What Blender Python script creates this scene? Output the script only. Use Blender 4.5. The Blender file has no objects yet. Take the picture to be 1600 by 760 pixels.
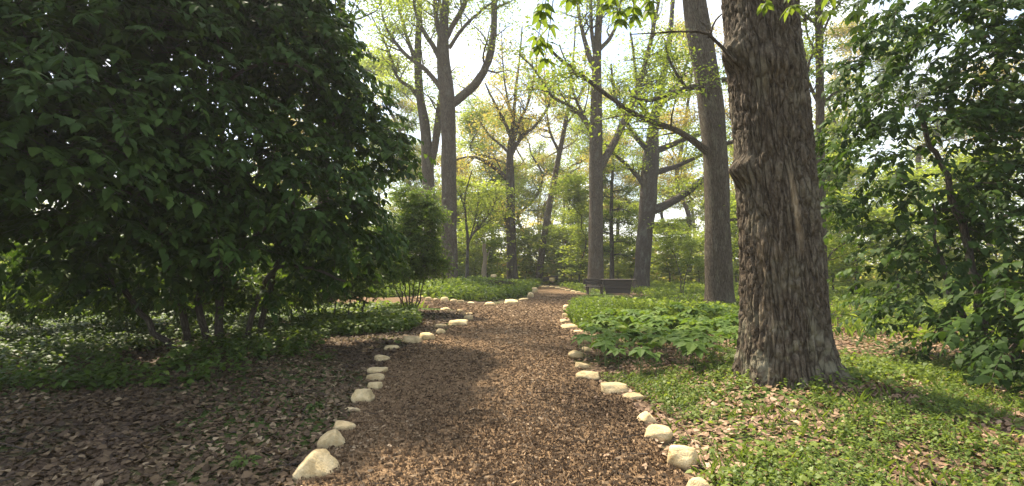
import bpy, math, random
import numpy as np
from mathutils import Vector, Matrix, noise as mnoise, geometry as mgeo

R = math.radians
# ------------------------------------------------------------------ camera
FPX, HZ, CAMZ = 780.0, 416.0, 1.5            # focal length in photo pixels, horizon row, eye height
PITCH = math.atan((HZ - 380.0) / FPX)
scn = bpy.context.scene
cam_d = bpy.data.cameras.new('camera'); cam = bpy.data.objects.new('camera', cam_d)
scn.collection.objects.link(cam); scn.camera = cam
cam.location = (0, 0, CAMZ); cam.rotation_euler = (math.pi/2 + PITCH, 0, 0)
cam_d.sensor_fit = 'HORIZONTAL'; cam_d.sensor_width = 36.0; cam_d.lens = 36.0*FPX/1600.0
cam_d.clip_start = 0.05; cam_d.clip_end = 3000.0
# ------------------------------------------------------------------ sky, sun, exposure
SUN_EL, SUN_AZ = R(57), R(-42)               # azimuth from +Y towards +X
w = bpy.data.worlds.new('World'); scn.world = w; w.use_nodes = True
nt = w.node_tree; nt.nodes.clear()
N = nt.nodes.new; LK = nt.links.new
out = N('ShaderNodeOutputWorld'); bg = N('ShaderNodeBackground'); bg.inputs['Strength'].default_value = 0.145
sky = N('ShaderNodeTexSky'); sky.sky_type = 'NISHITA'; sky.sun_disc = False
sky.sun_elevation = SUN_EL; sky.sun_rotation = SUN_AZ; sky.air_density = 1.2; sky.dust_density = 2.0
tc = N('ShaderNodeTexCoord'); mp = N('ShaderNodeMapping'); mp.inputs['Scale'].default_value = (1.0, 1.0, 2.2)
nz = N('ShaderNodeTexNoise'); nz.inputs['Scale'].default_value = 3.2; nz.inputs['Detail'].default_value = 9; nz.inputs['Roughness'].default_value = 0.6
rp = N('ShaderNodeValToRGB'); rp.color_ramp.elements[0].position = 0.45; rp.color_ramp.elements[1].position = 0.70
mx = N('ShaderNodeMix'); mx.data_type = 'RGBA'
mx.inputs[7].default_value = (5.9, 5.85, 5.7, 1)
LK(tc.outputs['Generated'], mp.inputs['Vector']); LK(mp.outputs[0], nz.inputs['Vector']); LK(nz.outputs['Fac'], rp.inputs['Fac'])
LK(rp.outputs['Color'], mx.inputs[0]); LK(sky.outputs[0], mx.inputs[6]); LK(mx.outputs[2], bg.inputs['Color']); LK(bg.outputs[0], out.inputs['Surface'])
sd = bpy.data.lights.new('sun', 'SUN'); sd.energy = 5.0; sd.angle = R(1.5); sd.color = (1.0, 0.89, 0.72)
sun = bpy.data.objects.new('sun', sd); scn.collection.objects.link(sun)
sdir = Vector((math.sin(SUN_AZ)*math.cos(SUN_EL), math.cos(SUN_AZ)*math.cos(SUN_EL), math.sin(SUN_EL)))
sun.rotation_euler = sdir.to_track_quat('Z', 'Y').to_euler(); sun.location = sdir*60
scn.view_settings.view_transform = 'Standard'; scn.view_settings.look = 'None'
scn.view_settings.gamma = 1.0; scn.view_settings.exposure = 1.35; scn.view_settings.use_curve_mapping = False
cy = scn.cycles
cy.use_denoising = True; cy.max_bounces = 8; cy.diffuse_bounces = 4; cy.transmission_bounces = 6; cy.glossy_bounces = 2
cy.sample_clamp_indirect = 6.0; cy.use_adaptive_sampling = False

# ------------------------------------------------------------------ helpers
rng = np.random.default_rng(7)
col = scn.collection
CP, SP = math.cos(PITCH), math.sin(PITCH)

def ray(px, py):
    a, b = (px-800)/FPX, (380-py)/FPX
    return np.array([a, CP - b*SP, SP + b*CP])

def pt(px, py, depth):                        # the point seen at a photo pixel, `depth` metres away along +Y
    d = ray(px, py); return np.array([0, 0, CAMZ]) + d*(depth/d[1])

def hgt(x, y):                                # ground height
    x = np.asarray(x, float); y = np.asarray(y, float)
    h = 0.035*np.sin(x*0.9+1.3)*np.sin(y*0.7+0.4) + 0.02*np.sin(x*2.1+y*1.3)
    h = h + 0.42*np.exp(-(((x+2.6)/2.9)**2 + ((y-29)/5.0)**2))
    h = h + 0.16*np.exp(-(((x-3.6)/1.5)**2 + ((y-6.4)/2.0)**2))
    h = h + 0.15*np.exp(-(((x-4.2)/2.4)**2 + ((y-14)/4.0)**2))
    h = h + 0.10*np.exp(-(((x+5.5)/2.5)**2 + ((y-8)/4.0)**2))
    return h

def gp(px, py):                               # ground point seen at a photo pixel
    d = ray(px, py); z = 0.0
    for _ in range(6):
        t = (z-CAMZ)/d[2]; p = np.array([0, 0, CAMZ]) + d*t; z = float(hgt(p[0], p[1]))
    p[2] = z; return p

def inpoly(x, y, poly):
    ins = np.zeros(np.shape(x), bool); n = len(poly); j = n-1
    for i in range(n):
        xi, yi = poly[i][:2]; xj, yj = poly[j][:2]
        c = ((yi > y) != (yj > y)) & (x < (xj-xi)*(y-yi)/((yj-yi)+1e-12)+xi)
        ins ^= c; j = i
    return ins

def fast_mesh(name, V, Fs, mats, attrs=None, midx=None, smooth=False):
    V = np.ascontiguousarray(V, np.float32)
    Fs = [np.asarray(f, np.int32) for f in Fs if len(f)]
    me = bpy.data.meshes.new(name)
    me.vertices.add(len(V)); me.vertices.foreach_set('co', V.ravel())
    loops = np.concatenate([f.ravel() for f in Fs]); tot = np.concatenate([np.full(len(f), f.shape[1], np.int32) for f in Fs])
    st = np.concatenate([[0], np.cumsum(tot)[:-1]]).astype(np.int32)
    me.loops.add(len(loops)); me.loops.foreach_set('vertex_index', loops)
    me.polygons.add(len(tot)); me.polygons.foreach_set('loop_start', st); me.polygons.foreach_set('loop_total', tot)
    if midx is not None: me.polygons.foreach_set('material_index', np.asarray(midx, np.int32))
    for m in (mats if isinstance(mats, (list, tuple)) else [mats]): me.materials.append(m)
    me.polygons.foreach_set('use_smooth', np.full(len(tot), smooth, bool))
    for an, (typ, arr) in (attrs or {}).items():
        a = me.attributes.new(an, typ, 'POINT')
        a.data.foreach_set('value' if typ == 'FLOAT' else 'vector', np.ascontiguousarray(arr, np.float32).ravel())
    me.update(calc_edges=True)
    return me

def link(name, me, parent=None, **props):
    o = bpy.data.objects.new(name, me); col.objects.link(o)
    if parent is not None: o.parent = parent
    for k, v in props.items():
        if v is not None: o[k] = v
    return o

def empty(name, loc, label, category, group=None):
    o = bpy.data.objects.new(name, None); col.objects.link(o); o.location = loc; o.empty_display_size = 0.2
    o['label'] = label; o['category'] = category
    if group: o['group'] = group
    return o

def nrm(a): return a/(np.linalg.norm(a, axis=-1, keepdims=True)+1e-9)

# -- leaves -----------------------------------------------------------------
class Leaves:
    """collects leaf blades; each blade has a fold along its midrib and a droop along its length"""
    def __init__(s): s.V = []; s.F3 = []; s.F4 = []; s.T = []; s.n = 0
    def add(s, P, D, U, L, W, T, droop=0.15, fold=0.25, hq=False, tw=.36):
        n = len(P)
        if n == 0: return
        L = np.broadcast_to(L, (n,))[:, None]; W = np.broadcast_to(W, (n,))[:, None]
        D = nrm(D); S = nrm(np.cross(D, U)); U = np.cross(S, D); ar = np.arange(n)[:, None]
        if hq == 1:
            m = lambda t: P + D*L*t - U*L*droop*(t*t*1.4)
            a = fold*W*U*.4; m1, m2 = m(.33)+a, m(.70)+a*.7
            V = np.stack([P, m1+S*W*.5, m1-S*W*.5, m2+S*W*tw, m2-S*W*tw, m(1.)], 1).reshape(-1, 3); o = s.n + ar*6
            s.F3 += [o+[0, 2, 1], o+[3, 4, 5]]; s.F4 += [o+[1, 2, 4, 3]]
            s.T.append(np.repeat(T, 6)); k = 6
        elif hq == 2:
            m = lambda t: P + D*L*t - U*L*droop*(t*t*1.4)
            m1, m2 = m(.34), m(.72)
            a = fold*W*U*.5; b = fold*W*U*.34
            vs = [P, m1, m2, m(1.), m1+S*W*.5+a, m1-S*W*.5+a, m2+S*W*tw+b, m2-S*W*tw+b]
            V = np.stack(vs, 1).reshape(-1, 3); o = s.n + ar*8
            s.F3 += [o+[0, 1, 4], o+[0, 5, 1], o+[2, 3, 6], o+[2, 7, 3]]
            s.F4 += [o+[1, 2, 6, 4], o+[1, 5, 7, 2]]
            s.T.append(np.repeat(T, 8)); k = 8
        else:
            mid = P + D*L*.5 + U*fold*W*.5
            vs = [P, mid+S*W*.5, P + D*L - U*L*droop, mid-S*W*.5]
            V = np.stack(vs, 1).reshape(-1, 3); o = s.n + ar*4
            s.F3 += [o+[0, 2, 1], o+[0, 3, 2]]
            s.T.append(np.repeat(T, 4)); k = 4
        s.V.append(V); s.n += n*k
    def raw(s, V, F3, T):
        s.V.append(V); s.F3.append(np.asarray(F3)+s.n); s.T.append(np.broadcast_to(T, (len(V),))); s.n += len(V)
    def mesh(s, name, mat):
        V = np.concatenate(s.V); Fs = [np.concatenate(f) for f in (s.F3, s.F4) if f]
        return fast_mesh(name, V, Fs, mat, {'tint': ('FLOAT', np.concatenate(s.T))})

def rdir(g, n, zmin=-1., zmax=1.):
    z = g.uniform(zmin, zmax, n); a = g.uniform(0, 2*np.pi, n); r = np.sqrt(np.maximum(0, 1-z*z))
    return np.stack([r*np.cos(a), r*np.sin(a), z], 1)

# -- tubes ------------------------------------------------------------------
class Tubes:
    def __init__(s): s.V = []; s.F = []; s.B = []; s.n = 0
    def add(s, pts, rad, ns=8, rough=0.0, seed=0.):
        pts = np.asarray(pts, float); rad = np.asarray(rad, float); n = len(pts)
        T = nrm(np.gradient(pts, axis=0))
        ref = np.array([1., 0, 0]) if abs(T[:, 0]).mean() < .8 else np.array([0, 1., 0])
        A = nrm(np.cross(T, ref)); B = np.cross(T, A)
        th = np.arange(ns)*2*np.pi/ns
        sl = np.concatenate([[0], np.cumsum(np.linalg.norm(np.diff(pts, axis=0), axis=1))])
        c, d = np.cos(th), np.sin(th)
        rr = rad[:, None]*np.ones(ns)
        if rough:
            rr = rr*(1 + rough*(np.sin(3*th[None]+seed+sl[:, None]*.7)*.5 + np.sin(5*th[None]-seed*2+sl[:, None]*1.6)*.35 + np.sin(2*th[None]+sl[:, None]*2.3+seed)*.4))
        V = pts[:, None] + A[:, None]*(c[None]*rr)[..., None] + B[:, None]*(d[None]*rr)[..., None]
        r0 = max(rad[0], .02)
        Bk = np.stack([np.broadcast_to(c*r0, (n, ns)), np.broadcast_to(d*r0, (n, ns)), np.broadcast_to(sl[:, None]+seed, (n, ns))], -1)
        i = np.arange(n-1)[:, None]*ns; j = np.arange(ns)[None]; k = (j+1) % ns
        F = np.stack([i+j, i+k, i+k+ns, i+j+ns], -1).reshape(-1, 4) + s.n
        s.V.append(V.reshape(-1, 3)); s.B.append(Bk.reshape(-1, 3)); s.F.append(F); s.n += n*ns
    def mesh(s, name, mat):
        return fast_mesh(name, np.concatenate(s.V), [np.concatenate(s.F)], mat, {'bk': ('FLOAT_VECTOR', np.concatenate(s.B))}, smooth=True)

def spline(P, step):
    P = np.asarray(P, float); n = len(P)
    Q = np.vstack([2*P[0]-P[1], P, 2*P[-1]-P[-2]]); out = []
    for i in range(n-1):
        a, b, c, d = Q[i:i+4]; k = max(2, int(np.linalg.norm(c[:3]-b[:3])/step))
        t = (np.arange(k)/k)[:, None]
        out.append(.5*((2*b)+(c-a)*t+(2*a-5*b+4*c-d)*t*t+(3*b-a-3*c+d)*t**3))
    out.append(P[-1:]); return np.vstack(out)

# ------------------------------------------------------------------ materials
def mat_new(name):
    m = bpy.data.materials.new(name); m.use_nodes = True; t = m.node_tree; t.nodes.clear()
    o = t.nodes.new('ShaderNodeOutputMaterial'); return m, t, o

def ramp(t, stops, interp='LINEAR'):
    r = t.nodes.new('ShaderNodeValToRGB'); r.color_ramp.interpolation = interp; e = r.color_ramp.elements
    while len(e) < len(stops): e.new(0.5)
    for x, (p, c) in zip(e, stops): x.position = p; x.color = (*c, 1)
    return r

def leaf_mat(name, stops, trans=0.4, tboost=1.8, rough=0.5, spec=0.3):
    m, t, o = mat_new(name); n = t.nodes.new; l = t.links.new
    at = n('ShaderNodeAttribute'); at.attribute_name = 'tint'; r = ramp(t, stops); l(at.outputs['Fac'], r.inputs['Fac'])
    p = n('ShaderNodeBsdfPrincipled'); p.inputs['Roughness'].default_value = rough; p.inputs['Specular IOR Level'].default_value = spec
    l(r.outputs['Color'], p.inputs['Base Color'])
    if trans > 0:
        mul = n('ShaderNodeMix'); mul.data_type = 'RGBA'; mul.blend_type = 'MULTIPLY'; mul.inputs[0].default_value = 1.0
        mul.inputs[7].default_value = (tboost*1.15, tboost*1.1, tboost*.55, 1); l(r.outputs['Color'], mul.inputs[6])
        tr = n('ShaderNodeBsdfTranslucent'); l(mul.outputs[2], tr.inputs['Color'])
        mix = n('ShaderNodeMixShader'); mix.inputs[0].default_value = trans
        l(p.outputs[0], mix.inputs[1]); l(tr.outputs[0], mix.inputs[2]); l(mix.outputs[0], o.inputs['Surface'])
    else: l(p.outputs[0], o.inputs['Surface'])
    return m

def bark_mat(name, dark, mid, light, scale=1.0, bump=0.6, lichen=(0.30, 0.31, 0.25), lich=0.25, crack=.7):
    m, t, o = mat_new(name); n = t.nodes.new; l = t.links.new
    at = n('ShaderNodeAttribute'); at.attribute_name = 'bk'
    mp = n('ShaderNodeMapping'); mp.inputs['Scale'].default_value = (scale, scale, scale*.2); l(at.outputs['Vector'], mp.inputs['Vector'])
    wn = n('ShaderNodeTexNoise'); wn.inputs['Scale'].default_value = 5; wn.inputs['Detail'].default_value = 3; l(mp.outputs[0], wn.inputs['Vector'])
    ad = n('ShaderNodeMix'); ad.data_type = 'RGBA'; ad.blend_type = 'LINEAR_LIGHT'; ad.inputs[0].default_value = .10
    l(mp.outputs[0], ad.inputs[6]); l(wn.outputs['Color'], ad.inputs[7])
    vo = n('ShaderNodeTexVoronoi'); vo.feature = 'DISTANCE_TO_EDGE'; vo.inputs['Scale'].default_value = 15; l(ad.outputs[2], vo.inputs['Vector'])
    n1 = n('ShaderNodeTexNoise'); n1.inputs['Scale'].default_value = 26; n1.inputs['Detail'].default_value = 6; n1.inputs['Roughness'].default_value = .65; l(mp.outputs[0], n1.inputs['Vector'])
    mp3 = n('ShaderNodeMapping'); mp3.inputs['Scale'].default_value = (scale, scale, scale*.5); l(at.outputs['Vector'], mp3.inputs['Vector'])
    n5 = n('ShaderNodeTexNoise'); n5.inputs['Scale'].default_value = 38; n5.inputs['Detail'].default_value = 8; n5.inputs['Roughness'].default_value = .75; l(mp3.outputs[0], n5.inputs['Vector'])
    av = n('ShaderNodeMix'); av.data_type = 'FLOAT'; av.inputs[0].default_value = .55; l(n1.outputs['Fac'], av.inputs[2]); l(n5.outputs['Fac'], av.inputs[3])
    r = ramp(t, [(.36, dark), (.5, mid), (.64, light)]); l(av.outputs[0], r.inputs['Fac'])
    mp2 = n('ShaderNodeMapping'); mp2.inputs['Scale'].default_value = (1, 1, .55); l(at.outputs['Vector'], mp2.inputs['Vector'])
    n2 = n('ShaderNodeTexNoise'); n2.inputs['Scale'].default_value = 2.6; n2.inputs['Detail'].default_value = 7; n2.inputs['Roughness'].default_value = .6; l(mp2.outputs[0], n2.inputs['Vector'])
    r2 = ramp(t, [(.50, (0, 0, 0)), (.66, (1, 1, 1))]); l(n2.outputs['Fac'], r2.inputs['Fac'])
    sc = n('ShaderNodeMath'); sc.operation = 'MULTIPLY'; sc.inputs[1].default_value = lich; l(r2.outputs['Color'], sc.inputs[0])
    mx = n('ShaderNodeMix'); mx.data_type = 'RGBA'; mx.inputs[7].default_value = (*lichen, 1); l(sc.outputs[0], mx.inputs[0]); l(r.outputs['Color'], mx.inputs[6])
    # weathered plate tops are greyer and paler than the brown inner bark of the cracks
    pl = ramp(t, [(.0, (.42, .38, .34)), (.16, (1.12, 1.1, 1.08))]); l(vo.outputs['Distance'], pl.inputs['Fac'])
    mu = n('ShaderNodeMix'); mu.data_type = 'RGBA'; mu.blend_type = 'MULTIPLY'; mu.inputs[0].default_value = crack; l(mx.outputs[2], mu.inputs[6]); l(pl.outputs['Color'], mu.inputs[7])
    sa = n('ShaderNodeAttribute'); sa.attribute_name = 'scar'
    ms = n('ShaderNodeMix'); ms.data_type = 'RGBA'; ms.inputs[7].default_value = (.36, .27, .17, 1); l(sa.outputs['Fac'], ms.inputs[0]); l(mu.outputs[2], ms.inputs[6])
    la = n('ShaderNodeAttribute'); la.attribute_name = 'crust'
    ml = n('ShaderNodeMix'); ml.data_type = 'RGBA'; ml.inputs[7].default_value = (.25, .225, .15, 1); l(la.outputs['Fac'], ml.inputs[0]); l(ms.outputs[2], ml.inputs[6])
    mx = ml
    h = n('ShaderNodeMath'); h.operation = 'MINIMUM'; h.inputs[1].default_value = .22; l(vo.outputs['Distance'], h.inputs[0])
    hh = n('ShaderNodeMath'); hh.operation = 'MULTIPLY_ADD'; hh.inputs[1].default_value = 3.2; l(h.outputs[0], hh.inputs[0]); l(av.outputs[0], hh.inputs[2])
    b = n('ShaderNodeBump'); b.inputs['Strength'].default_value = bump; b.inputs['Distance'].default_value = .06; l(hh.outputs[0], b.inputs['Height'])
    p = n('ShaderNodeBsdfPrincipled'); p.inputs['Roughness'].default_value = .9; p.inputs['Specular IOR Level'].default_value = .15
    l(mx.outputs[2], p.inputs['Base Color']); l(b.outputs[0], p.inputs['Normal']); l(p.outputs[0], o.inputs['Surface'])
    return m

def litter_mat(name, stops, green=0.0, scale=1.0, gcol=(.06, .09, .02)):
    m, t, o = mat_new(name); n = t.nodes.new; l = t.links.new
    ge = n('ShaderNodeNewGeometry')
    vo = n('ShaderNodeTexVoronoi'); vo.inputs['Scale'].default_value = 16*scale; vo.inputs['Randomness'].default_value = 1; l(ge.outputs['Position'], vo.inputs['Vector'])
    nz = n('ShaderNodeTexNoise'); nz.inputs['Scale'].default_value = 30*scale; nz.inputs['Detail'].default_value = 6; l(ge.outputs['Position'], nz.inputs['Vector'])
    big = n('ShaderNodeTexNoise'); big.inputs['Scale'].default_value = .55; big.inputs['Detail'].default_value = 5; l(ge.outputs['Position'], big.inputs['Vector'])
    sp = n('ShaderNodeSeparateColor'); l(vo.outputs['Color'], sp.inputs[0])
    a = n('ShaderNodeMath'); a.operation = 'MULTIPLY_ADD'; a.inputs[1].default_value = .5; l(sp.outputs[0], a.inputs[0])
    a2 = n('ShaderNodeMath'); a2.operation = 'MULTIPLY'; a2.inputs[1].default_value = .5; l(nz.outputs['Fac'], a2.inputs[0]); l(a2.outputs[0], a.inputs[2])
    r = ramp(t, stops); l(a.outputs[0], r.inputs['Fac'])
    c = r.outputs['Color']
    if green > 0:
        rg = ramp(t, [(.5-green*.5, (0, 0, 0)), (.62-green*.5, (1, 1, 1))]); l(big.outputs['Fac'], rg.inputs['Fac'])
        mx = n('ShaderNodeMix'); mx.data_type = 'RGBA'; mx.inputs[7].default_value = (*gcol, 1); l(rg.outputs['Color'], mx.inputs[0]); l(c, mx.inputs[6]); c = mx.outputs[2]
    b = n('ShaderNodeBump'); b.inputs['Strength'].default_value = .8; b.inputs['Distance'].default_value = .02; l(a.outputs[0], b.inputs['Height'])
    p = n('ShaderNodeBsdfPrincipled'); p.inputs['Roughness'].default_value = .95; p.inputs['Specular IOR Level'].default_value = .1
    l(c, p.inputs['Base Color']); l(b.outputs[0], p.inputs['Normal']); l(p.outputs[0], o.inputs['Surface'])
    return m

def stone_mat():
    m, t, o = mat_new('pale_sandstone'); n = t.nodes.new; l = t.links.new
    tc = n('ShaderNodeTexCoord'); oi = n('ShaderNodeObjectInfo')
    ad = n('ShaderNodeVectorMath'); ad.operation = 'ADD'; l(tc.outputs['Object'], ad.inputs[0]); l(oi.outputs['Location'], ad.inputs[1])
    n1 = n('ShaderNodeTexNoise'); n1.inputs['Scale'].default_value = 9; n1.inputs['Detail'].default_value = 8; n1.inputs['Roughness'].default_value = .65; l(ad.outputs[0], n1.inputs['Vector'])
    n2 = n('ShaderNodeTexNoise'); n2.inputs['Scale'].default_value = 70; n2.inputs['Detail'].default_value = 5; l(ad.outputs[0], n2.inputs['Vector'])
    r = ramp(t, [(.28, (.38, .26, .12)), (.45, (.58, .43, .215)), (.62, (.70, .54, .30))]); l(n1.outputs['Fac'], r.inputs['Fac'])
    hs = n('ShaderNodeHueSaturation'); l(r.outputs['Color'], hs.inputs['Color'])
    mr = n('ShaderNodeMapRange'); mr.inputs[3].default_value = .78; mr.inputs[4].default_value = 1.15; l(oi.outputs['Random'], mr.inputs[0]); l(mr.outputs[0], hs.inputs['Value'])
    sz = n('ShaderNodeSeparateXYZ'); l(tc.outputs['Object'], sz.inputs[0])
    so = n('ShaderNodeMath'); so.operation = 'MULTIPLY_ADD'; so.inputs[1].default_value = .07; l(n1.outputs['Fac'], so.inputs[0]); l(sz.outputs['Z'], so.inputs[2])
    rs = ramp(t, [(.035, (1, 1, 1)), (.085, (0, 0, 0))]); l(so.outputs[0], rs.inputs['Fac'])
    soil = n('ShaderNodeMix'); soil.data_type = 'RGBA'; soil.inputs[7].default_value = (.16, .11, .065, 1); l(rs.outputs['Color'], soil.inputs[0]); l(hs.outputs[0], soil.inputs[6])
    n3 = n('ShaderNodeTexNoise'); n3.inputs['Scale'].default_value = 5; n3.inputs['Detail'].default_value = 9; n3.inputs['Roughness'].default_value = .7; l(ad.outputs[0], n3.inputs['Vector'])
    r3 = ramp(t, [(.52, (0, 0, 0)), (.7, (.75, .75, .75))]); l(n3.outputs['Fac'], r3.inputs['Fac'])
    stn = n('ShaderNodeMix'); stn.data_type = 'RGBA'; stn.inputs[7].default_value = (.20, .16, .085, 1); l(r3.outputs['Color'], stn.inputs[0]); l(soil.outputs[2], stn.inputs[6]); soil = stn
    b = n('ShaderNodeBump'); b.inputs['Strength'].default_value = .7; b.inputs['Distance'].default_value = .016
    mm = n('ShaderNodeMath'); mm.operation = 'MULTIPLY_ADD'; mm.inputs[1].default_value = 2.; l(n1.outputs['Fac'], mm.inputs[0]); l(n2.outputs['Fac'], mm.inputs[2]); l(mm.outputs[0], b.inputs['Height'])
    p = n('ShaderNodeBsdfPrincipled'); p.inputs['Roughness'].default_value = .88; p.inputs['Specular IOR Level'].default_value = .2
    l(soil.outputs[2], p.inputs['Base Color']); l(b.outputs[0], p.inputs['Normal']); l(p.outputs[0], o.inputs['Surface'])
    return m

def wood_mat(name, a, b_):
    m, t, o = mat_new(name); n = t.nodes.new; l = t.links.new
    tc = n('ShaderNodeTexCoord'); mp = n('ShaderNodeMapping'); mp.inputs['Scale'].default_value = (1.2, 14, 14); l(tc.outputs['Object'], mp.inputs['Vector'])
    n1 = n('ShaderNodeTexNoise'); n1.inputs['Scale'].default_value = 3; n1.inputs['Detail'].default_value = 7; l(mp.outputs[0], n1.inputs['Vector'])
    r = ramp(t, [(.3, a), (.7, b_)]); l(n1.outputs['Fac'], r.inputs['Fac'])
    bm = n('ShaderNodeBump'); bm.inputs['Strength'].default_value = .4; bm.inputs['Distance'].default_value = .01; l(n1.outputs['Fac'], bm.inputs['Height'])
    p = n('ShaderNodeBsdfPrincipled'); p.inputs['Roughness'].default_value = .8
    l(r.outputs['Color'], p.inputs['Base Color']); l(bm.outputs[0], p.inputs['Normal']); l(p.outputs[0], o.inputs['Surface'])
    return m

M = {}
M['shrub_leaf'] = leaf_mat('shrub_leaf', [(0, (.022, .046, .007)), (.6, (.042, .080, .013)), (1, (.075, .125, .022))], .30, 1.5, .6, .15)
M['fine_leaf'] = leaf_mat('fine_shrub_leaf', [(0, (.036, .066, .010)), (.6, (.07, .115, .018)), (1, (.12, .17, .03))], .4, 1.7)
M['oak_leaf'] = leaf_mat('young_oak_leaf', [(0, (.07, .105, .017)), (.5, (.11, .15, .026)), (1, (.16, .19, .038))], .5, 2.2)
M['lime_leaf'] = leaf_mat('lime_leaf', [(0, (.085, .125, .022)), (.5, (.135, .175, .032)), (1, (.19, .21, .045))], .55, 2.4)
M['catkin_leaf'] = leaf_mat('catkin_leaf', [(0, (.14, .15, .035)), (.55, (.21, .19, .055)), (1, (.28, .18, .07))], .55, 2.2)
M['forb'] = leaf_mat('forb_leaf', [(0, (.045, .078, .012)), (.55, (.085, .13, .02)), (1, (.15, .195, .035))], .4, 1.8)
M['bush_leaf'] = leaf_mat('bush_leaf', [(0, (.045, .08, .012)), (.6, (.09, .14, .022)), (1, (.15, .19, .035))], .45, 1.9)
M['weed'] = leaf_mat('weed_leaf', [(0, (.055, .092, .016)), (.5, (.105, .155, .026)), (1, (.18, .225, .045))], .4, 2.)
M['mayapple'] = leaf_mat('mayapple_leaf', [(0, (.06, .11, .018)), (.6, (.11, .18, .032)), (1, (.19, .24, .05))], .38, 1.5, .6, .2)
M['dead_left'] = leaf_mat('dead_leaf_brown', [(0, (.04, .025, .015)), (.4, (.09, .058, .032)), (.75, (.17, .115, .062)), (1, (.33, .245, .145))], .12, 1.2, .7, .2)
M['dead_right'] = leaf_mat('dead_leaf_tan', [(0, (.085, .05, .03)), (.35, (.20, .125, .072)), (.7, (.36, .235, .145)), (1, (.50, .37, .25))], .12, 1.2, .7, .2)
M['chip'] = leaf_mat('wood_chip', [(0, (.045, .027, .014)), (.4, (.135, .086, .046)), (.75, (.27, .18, .1)), (1, (.46, .34, .21))], 0, 1, .85, .15)
M['bark'] = bark_mat('oak_bark', (.045, .034, .023), (.105, .082, .057), (.205, .165, .12), 1.25, .9, (.21, .19, .13), .5, .8)
M['bark_grey'] = bark_mat('grey_bark', (.07, .054, .037), (.14, .109, .077), (.23, .184, .134), 1.3, 1.)
M['bark_dark'] = bark_mat('dark_bark', (.045, .036, .028), (.085, .068, .054), (.14, .115, .09), 1.6, .6)
M['ground'] = litter_mat('woodland_floor', [(.2, (.05, .033, .02)), (.5, (.12, .08, .05)), (.8, (.24, .165, .105))], .12)
M['path'] = litter_mat('wood_chip_path', [(.2, (.065, .039, .020)), (.5, (.15, .095, .05)), (.8, (.26, .172, .095))], 0, 3.0)
M['stone'] = stone_mat()
M['plank'] = wood_mat('weathered_plank', (.028, .020, .013), (.062, .045, .029))
M['bare_wood'] = wood_mat('bare_pale_wood', (.15, .11, .07), (.28, .21, .135))

# ------------------------------------------------------------------ ground and path
def axis(lo, hi, a, b, step):
    core = np.arange(a, b+1e-6, step)
    k = np.arange(1, 25); ext = step*(1.33**k-1)/.33
    left = a-ext; right = b+ext
    return np.concatenate([[lo], left[left > lo][::-1], core, right[right < hi], [hi]])
xs = axis(-480, 480, -14, 14, .3); ys = axis(-200, 700, 1.0, 42, .3)
X, Y = np.meshgrid(xs, ys); Z = hgt(X, Y)
nx = len(xs); i = np.arange(len(ys)-1)[:, None]*nx; j = np.arange(nx-1)[None]
F = np.stack([i+j, i+j+1, i+j+1+nx, i+j+nx], -1).reshape(-1, 4)
link('ground', fast_mesh('ground', np.stack([X, Y, Z], -1).reshape(-1, 3), [F], M['ground'], smooth=True), kind='structure')

path_px = [(430, 860), (468, 752), (515, 690), (545, 655), (572, 615), (596, 585), (608, 556), (640, 541), (676, 529), (706, 512), (733, 502),
           (740, 492), (722, 486), (690, 483), (640, 480), (560, 478), (470, 477), (470, 466), (560, 464), (640, 465), (690, 469), (735, 474), (766, 477), (800, 473),
           (822, 468), (832, 459), (840, 450), (850, 446.5), (872, 448.5), (905, 457), (935, 463), (960, 464),
           (925, 468), (908, 473), (888, 480), (882, 492), (880, 506), (892, 514), (908, 522), (910, 535), (898, 548), (893, 562), (903, 578),
           (925, 594), (950, 612), (985, 628), (1000, 655), (1015, 688), (1050, 730), (1085, 765), (1130, 860)]
path_poly = [gp(*p) for p in path_px]
pp = []
for a, b in zip(path_poly, path_poly[1:]+path_poly[:1]):
    k = max(1, int(np.linalg.norm(b-a)/.12))
    for q in range(k):
        c = a+(b-a)*q/k; pp.append((c[0]+rng.normal(0, .012), c[1]+rng.normal(0, .012)))
bx = np.array(pp)
gx, gy = np.meshgrid(np.arange(bx[:, 0].min(), bx[:, 0].max(), .2), np.arange(bx[:, 1].min(), bx[:, 1].max(), .2))
gx = gx.ravel()+rng.uniform(-.03, .03, gx.size); gy = gy.ravel()+rng.uniform(-.03, .03, gy.size)
m_ = inpoly(gx, gy, pp); gx, gy = gx[m_], gy[m_]
allp = [Vector(p) for p in pp]+[Vector((a, b)) for a, b in zip(gx, gy)]
vs, es, fs, *_ = mgeo.delaunay_2d_cdt(allp, [], [list(range(len(pp)))], 1, 1e-5)
va = np.array([(v.x, v.y) for v in vs]); fs = np.array([f for f in fs if len(f) == 3])
link('path', fast_mesh('path', np.stack([va[:, 0], va[:, 1], hgt(va[:, 0], va[:, 1])+.022], 1), [fs], M['path'], smooth=True), kind='structure')
onpath = lambda x, y: inpoly(x, y, path_poly)

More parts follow.
